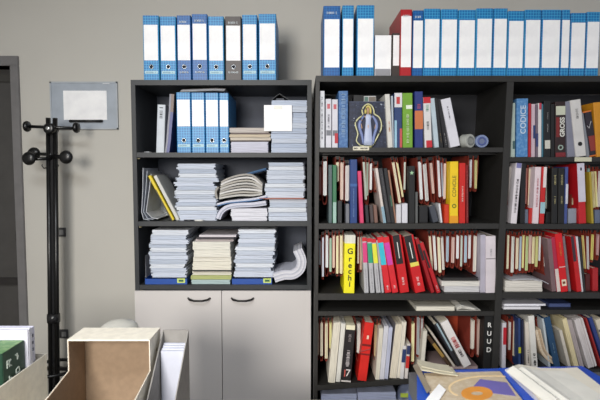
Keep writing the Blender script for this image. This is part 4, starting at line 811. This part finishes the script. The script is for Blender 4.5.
# notice board and sockets on the wall
x0, z1 = P(50.5, 82, WALLY); x1, z0 = P(119, 129.5, WALLY)
nb = thing('notice_board', 'clear-framed notice board with one blank white sheet on the wall', 'notice board', ((x0+x1)/2, WALLY-.001, z0)); hw = (x1-x0)/2; hh = z1-z0
MB().box(-hw, hw, -.008, -.001, 0, hh).build('backing_plate', M((166, 174, 184), .35), nb, .001)
FR = M((176, 182, 188), .3)
MB().box(-hw, hw, -.012, -.008, hh-.008, hh).box(-hw, hw, -.012, -.008, 0, .008).box(-hw, -hw+.008, -.012, -.008, 0, hh).box(hw-.008, hw, -.012, -.008, 0, hh).build('clear_rim', FR, nb)
a = P(64, 91, WALLY); b = P(108, 120, WALLY); cxn = (x0+x1)/2
MB().box(a[0]-cxn, b[0]-cxn, -.0105, -.009, b[1]-z0, a[1]-z0).build('blank_sheet', LBL, nb)
a = P(71, 120.3, WALLY); b = P(104, 123, WALLY)
MB().tube([(a[0]-cxn, -.018, a[1]-z0-.006), (b[0]-cxn, -.018, a[1]-z0-.006)], .0075, 10).build('clip_bar', M((26, 26, 28), .4), nb, smooth=True)
MB().box(.11, .15, -.0125, -.012, hh-.014, hh-.008).build('maker_tab', M((210, 214, 218)), nb)
for k, (cx, cy) in enumerate(((61, 232), (63.5, 333.5))):
    X, Z = P(cx, cy, WALLY); r = thing('wall_socket', ['upper wall socket behind the coat stand', 'lower wall socket behind the coat stand'][k], 'socket', (X, WALLY-.0005, Z), group='wall sockets')
    MB().box(-.03, .03, -.010, 0, -.026, .026).build('plate', M((70, 70, 72), .4), r, .002); MB().box(-.004, .020, -.0125, -.010, -.014, .014).build('insert', M((150, 150, 150), .4), r); MB().box(-.027, -.012, -.0115, -.010, -.02, .02).build('switch', M((25, 25, 26), .4), r)

# ================================================================ foreground: desk with boxes
dk = thing('desk', 'light grey desk under boxes and folders, mostly below the picture', 'desk', (0, -1.3, 0))
MB().box(-1.35, .95, -.7, .53, .722, .749).build('desktop', M((170, 165, 155), .5), dk, .003)
for x in (-1.28, .88):
    for y in (-.63, .46): MB().box(x-.025, x+.025, y-.025, y+.025, .001, .72).build('leg', M((70, 70, 72), .4, .4), dk)
DZ = .7495
def D(d): return CAM.y+d
# left open carton
BR = M((146, 124, 101), .75, kind='card'); WC = M((234, 227, 212), .6, kind='card')
cxr = P(45, 355, D(1.56))[0]
ct = thing('open_carton', 'open white-faced carton holding a green box and papers, left corner', 'box', (cxr-.19, D(1.02), DZ+.0005))
t = .004; X0, X1, YL = -.26, .19, .55; H = P(45, 355, D(1.56))[1]-DZ
MB().box(X1-t, X1, 0, YL, 0, H).build('side_panel', WC, ct); MB().box(X0, X0+t, 0, YL, 0, H).build('side_panel', WC, ct)
MB().box(X0+t, X1-t, 0, t, 0, H).build('front_panel', WC, ct); MB().box(X0+t, X1-t, YL-t, YL, 0, H).build('rear_panel', WC, ct); MB().box(X0+t, X1-t, t, YL-t, 0, t).build('base_panel', BR, ct)
zg = P(2, 354, D(1.353))[1]
gb = thing('green_box', 'dark green box with white glyphs on its side, inside carton', 'box', (P(25, 342, D(1.466))[0]-.113, D(1.353), DZ+.006))
GH = zg-DZ-.006
MB().box(-.16, .112, 0, .112, 0, GH).build('carton', M((28, 62, 46), .45), gb, .0015)
MB().box(-.158, .110, .002, .11, GH, GH+.0008).build('top_face', M((96, 140, 88), .5, kind='mottle', rgb2=(130, 160, 110)), gb)
def gl(y, z, s, segs):
    mb = MB()
    for a, b in segs: mb.tube([(.1128, y-.012+a[0]*s*1.35, z+a[1]*s*1.35), (.1128, y-.012+b[0]*s*1.35, z+b[1]*s*1.35)], .0018, 4)
    mb.build('glyph', M((206, 216, 206), .5), gb)
gl(.042, GH-.040, .016, [((-.5, -.5), (-.5, .5)), ((-.5, .5), (.4, .4)), ((.4, .4), (-.4, 0)), ((-.3, 0), (.5, -.5)), ((.0, .5), (.0, -.5))])
gl(.082, GH-.034, .014, [((-.5, .4), (.3, .0)), ((0, .5), (0, -.5)), ((.3, 0), (0, -.5))])
gl(.042, GH-.088, .016, [((-.5, -.5), (.5, -.5)), ((-.1, -.5), (-.1, .5)), ((-.1, .1), (.4, .1)), ((-.5, .0), (-.5, -.5))])
gl(.082, GH-.078, .015, [((-.4, -.3), (-.4, .3)), ((-.4, .3), (.3, .5)), ((.3, .5), (.5, -.3)), ((.5, -.3), (-.4, -.3))])
gl(.042, GH-.136, .016, [((-.5, .5), (.5, .4)), ((0, .5), (0, -.5)), ((-.5, -.1), (.5, -.1)), ((0, -.5), (.4, -.5))])
gl(.082, GH-.124, .015, [((-.5, 0), (.5, 0)), ((-.3, .5), (.3, -.5)), ((.3, .5), (-.3, -.5))])
MB().tube([(-.03, -.001, GH-.01), (-.01, -.001, GH-.07), (-.035, -.001, GH-.13), (-.02, -.001, GH-.2)], .002, 6).build('line_pattern', M((120, 170, 140), .5), gb)
MB().tube([(.05, -.001, GH-.02), (.035, -.001, GH-.09), (.06, -.001, GH-.17)], .002, 6).build('line_pattern', M((190, 140, 60), .5), gb)
for k, (y, h, xr, c) in enumerate(((1.468, P(20, 329, D(1.47))[1], P(29, 340, D(1.47))[0], (214, 214, 226)), (1.494, P(20, 328.5, D(1.49))[1], P(34, 340, D(1.50))[0]-.008, (206, 206, 222)), (1.520, P(20, 328, D(1.52))[1], P(41, 340, D(1.54))[0]-.022, (222, 222, 230)))):
    r = thing('paper_sheaf', ['front white sheaf behind the green box in carton', 'middle white sheaf behind the green box in carton', 'rear white sheaf with printed edge in carton'][k], 'papers', (cxr-.19, D(y), DZ+.006), group='sheaves in the carton')
    mb = MB()
    for q in range(4): mb.box(-.24, xr-cxr+.19-.003*random.random(), q*.006, q*.006+.0055, 0, h-DZ-.006-.004*random.random())
    mb.build('sheets', M(c, .75), r)
    if k >= 1:
        mb = MB()
        for q in range(3): mb.box(xr-cxr+.19+.0001, xr-cxr+.19+.0008, .006, .016, h-DZ-.04-q*.022, h-DZ-.03-q*.022)
        mb.build('printed_marks', M((70, 74, 96), .6), r)
# brown archive carton with hooded rear
zt_ = P(100, 341, D(1.375))[1]; xl = P(68, 341, D(1.375))[0]; xr = P(149, 341, D(1.375))[0]
ac = thing('archive_box', 'cut-away archive box, brown inside and white outside, with empty interior', 'box', (xl, D(1.05), DZ+.0005)); w = xr-xl; zt_ -= DZ+.0005
yF, yH, yB = 0, .325, .43; zl = P(68, 371, D(1.375))[1]-DZ; zf = zl-.06
sidep = [(yF, 0), (yF, zf), (yH, zl), (yH, zt_), (yB, zt_), (yB, 0)]
def side(x0, x1, m): MB().prism(sidep, x0, x1, 'x').build('side_panel', m, ac)
side(0, .002, BR); side(-.002, 0, WC); side(w-.002, w, BR); side(w, w+.002, WC)
MB().box(.0022, w-.0022, yB-.003, yB, .004, zt_-.003).build('back_panel', BR, ac); MB().box(-.002, w+.002, yB, yB+.002, 0, zt_).build('back_facing', WC, ac)
MB().box(-.002, w+.002, yH, yB+.002, zt_, zt_+.004).build('top_flap', WC, ac); MB().box(.002, w-.002, yF, yB, 0, .003).build('base_panel', BR, ac)
MB().box(.002, w-.002, yF, yF+.003, .003, zf).build('front_panel', BR, ac)
MB().lathe([(.006, w+.0021), (.006, w+.003)], (0, yB-.04, zt_-.05), 'x', 16).build('punch_hole', M((150, 140, 120)), ac)
# grey magazine file
xl = P(161.5, 330, D(1.47))[0]; xr = P(188.7, 330, D(1.47))[0]; z_ = P(170, 330, D(1.47))[1]-DZ; w = xr-xl
mf = thing('magazine_file', 'slanted grey magazine file holding white sheets, right of archive box', 'magazine file', (xl+.004, D(1.22), DZ+.0005)); GR = M((134, 131, 127), .6, kind='card'); w -= .004
zlow = P(150, 400, D(1.30))[1]-DZ-.04
prof = [(0, 0), (0, zlow-.06), (.25-.17, zlow+.035), (.25, z_), (.252, z_), (.252, 0)]
for x in (0, w-.003): MB().prism(prof, x, x+.003, 'x').build('side_panel', GR, mf)
MB().box(.003, w-.003, .249, .252, 0, z_).build('back_panel', GR, mf); MB().box(.003, w-.003, 0, .003, 0, zlow-.06).build('front_panel', GR, mf); MB().box(.003, w-.003, .003, .249, 0, .003).build('base_panel', GR, mf)
r = thing('paper_sheaf', 'white sheets standing inside the slanted grey magazine file', 'papers', (xl+.004, D(1.22), DZ+.004))
mb = MB(); zz = P(170, 343, D(1.46))[1]-DZ-.004
for q in range(4): mb.box(.006, w-.006, .205+q*.010, .205+q*.010+.009, 0, zz-.004*(3-q))
mb.build('sheets', M((190, 193, 206), .75), r)
# white domed tub behind the archive box
X, Z = P(117, 322.5, D(1.62))
tb = thing('domed_tub', 'translucent white tub with domed lid behind the archive box', 'tub', (X, D(1.64), DZ+.0005)); H = Z-DZ
MB().lathe([(.05, 0), (.058, .004), (.062, H-.05)], (0, 0, 0), 'z', 36).build('tub', M((196, 196, 188), .35), tb, smooth=True)
MB().lathe([(.065, H-.05), (.066, H-.035), (.060, H-.018), (.045, H-.007), (.02, H-.001), (.001, H)], (0, 0, 0), 'z', 36).build('lid', M((196, 194, 186), .3), tb, smooth=True)

# ---- right pile: flat folders, blue folder with brochure, open folder with papers
pz = DZ+.0005; cols = [((60, 64, 70), 'dark grey'), ((46, 86, 170), 'blue'), ((90, 92, 96), 'mid grey')]
XP, YP = .62, D(1.10)
for i, (c, cn) in enumerate(cols):
    hgt = .062; r = thing('binder', '%s binder lying flat in the pile under the open folders' % cn, 'binder', (XP, YP, pz), (0, 0, 0), 'binders lying in the desk pile')
    MB().prism([(-.29, 0), (.29, 0), (.29, .003), (-.287, .003), (-.287, hgt-.003), (.29, hgt-.003), (.29, hgt), (-.29, hgt)], 0, .32).build('cover', M(c, .4), r)
    MB().box(-.282, .28, .01, .31, .004, hgt-.004).build('sheets', M((206, 206, 206), .8, kind='pages_h'), r); pz += hgt+.0005
def onz(px, py, z):
    u = (px-300)/FPX; w = (200-py)/FPX; ry = math.cos(PITCH)+w*math.sin(PITCH); rz = -math.sin(PITCH)+w*math.cos(PITCH); t = (z-CAM.z)/rz
    return u*t, CAM.y+ry*t
# left: blue folder with brochure
zf_ = pz+.001
q = [onz(*p, zf_+.006) for p in ((417, 371), (508, 368), (548, 412), (417, 430))]
bf = thing('folder', 'bright blue folder under the beige brochure on the desk pile', 'folder', (0, 0, zf_))
MB().prism(q, 0, .006, 'z').build('cover', M((36, 84, 190), .35), bf)
q2 = [onz(*p, zf_+.012) for p in ((424, 373), (500, 371), (532, 412), (440, 425))]
br = thing('brochure', 'beige brochure with orange ring and violet panel on the blue folder', 'brochure', (0, 0, zf_+.0065))
MB().prism(q2, 0, .005, 'z').build('pages', M((196, 178, 150), .45, kind='mottle', rgb2=(206, 192, 170)), br)
zz = .005
def arc(cx, cy, rx, ry, a0, a1, wid, n=16):
    o = [onz(cx+rx*math.cos(a0+(a1-a0)*k/n), cy+ry*math.sin(a0+(a1-a0)*k/n), zf_+.012) for k in range(n+1)]
    i_ = [onz(cx+(rx-wid)*math.cos(a0+(a1-a0)*k/n), cy+(ry-wid*.5)*math.sin(a0+(a1-a0)*k/n), zf_+.012) for k in range(n+1)]
    return o+i_[::-1]
MB().prism(arc(492, 388, 44, 13, math.pi*.8, math.pi*1.75, 2.5), zz, zz+.0005, 'z').build('curved_stripe', M((230, 204, 160)), br)
MB().prism([onz(*p, zf_+.012) for p in ((472, 388), (480, 379), (507, 382.5), (516, 396), (492, 393))], zz, zz+.0006, 'z').build('violet_panel', M((112, 104, 176)), br)
MB().prism(arc(477, 393.5, 16, 7, 0, math.pi*1.999, 10), zz+.0007, zz+.0013, 'z').build('orange_ring', M((226, 150, 60)), br)
r = thing('paper_card', 'small white card lying at front of the beige brochure', 'card', (0, 0, zf_+.0145)); MB().prism([onz(*p, zf_+.015) for p in ((424, 402), (439, 384), (446, 390), (434, 408))], 0, .0012, 'z').build('card', LBL, r)
# curled beige leaflet at the far left corner
r = thing('leaflet', 'curled beige leaflet over far left corner of the blue folder', 'leaflet', (0, 0, zf_+.013))
a = onz(418, 366, zf_+.02); bq = onz(452, 371, zf_+.02)
mb = MB(); mb.ribbon([(a[0]-.004, .020), (a[0]+.02, .016), (a[0]+.05, .010), (a[0]+.08, .006), (bq[0]+.01, .003)], .003, a[1]-.06, a[1]-.004).ribbon([(a[0]-.002, .026), (a[0]+.02, .021), (a[0]+.05, .014), (bq[0], .008)], .003, a[1]-.05, a[1]+.0); mb.build('sheets', M((196, 190, 168), .6), r)
r = thing('leaflet', 'narrow grey-brown leaflet hanging over left edge of blue folder', 'leaflet', (0, 0, zf_+.013)); MB().prism([onz(*p, zf_+.02) for p in ((413, 364), (418, 363), (431, 388), (427, 391))], .0, .003, 'z').build('sheets', M((150, 138, 120), .6), r)
# right: open blue folder with thick white papers
zr = pz+.008
q = [onz(*p, zr+.006) for p in ((499, 368), (582, 366), (640, 400), (625, 440), (560, 430), (526, 402))]
of = thing('folder', 'blue folder under thick white papers, right end of desk pile', 'folder', (0, 0, zr))
MB().prism(q, 0, .006, 'z').build('cover', M((36, 84, 196), .35), of)
MB().box(.5, .88, YP+.02, YP+.24, -.007, -.0005).build('filler_board', M((40, 80, 170), .4), of)
for k in range(5):
    z_ = zr+.007+k*.0055; f = k/4
    pts = [(505+f*8, 370-f*3), (514+f*5, 367-f*2), (540, 370-f*1.5), (560, 370-f), (577, 369-f), (618, 400), (608, 430), (556+f*3, 425), (538+f*3, 402)]
    r = thing('paper_sheaf', 'white sheaf in the right-hand blue folder, %s' % ['lowest layer', 'second layer up', 'middle layer', 'second layer from top', 'topmost layer with faint red line'][k], 'papers', (0, 0, z_), group='sheaves in the blue folder')
    MB().prism([onz(*p, z_+.003) for p in pts], 0, .0052, 'z').build('sheets', M([(214, 216, 226), (206, 208, 220), (222, 222, 228), (212, 212, 222), (226, 220, 206)][k], .7), r)
    if k == 4: MB().prism([onz(*p, z_+.0055) for p in ((546, 373), (556, 374.3), (556, 375), (546, 373.7))], .0052, .0057, 'z').build('red_line', M((206, 150, 150)), r)
r = thing('curled_sheet', 'creased white sheet curling up at left edge of thick white papers', 'paper', (0, 0, zr+.0352))
a = onz(510, 371, zr+.035)
mb = MB(); mb.ribbon([(a[0]-.012, .0), (a[0]-.002, .010), (a[0]+.006, .016), (a[0]+.014, .010), (a[0]+.022, .008), (a[0]+.032, .014), (a[0]+.05, .008), (a[0]+.09, .002), (a[0]+.15, .001)], .0012, a[1]-.20, a[1]-.004)
o = mb.build('sheet', M((224, 222, 214), .7), r)
for v in o.data.vertices: v.co.x += (a[1]-v.co.y)*.10
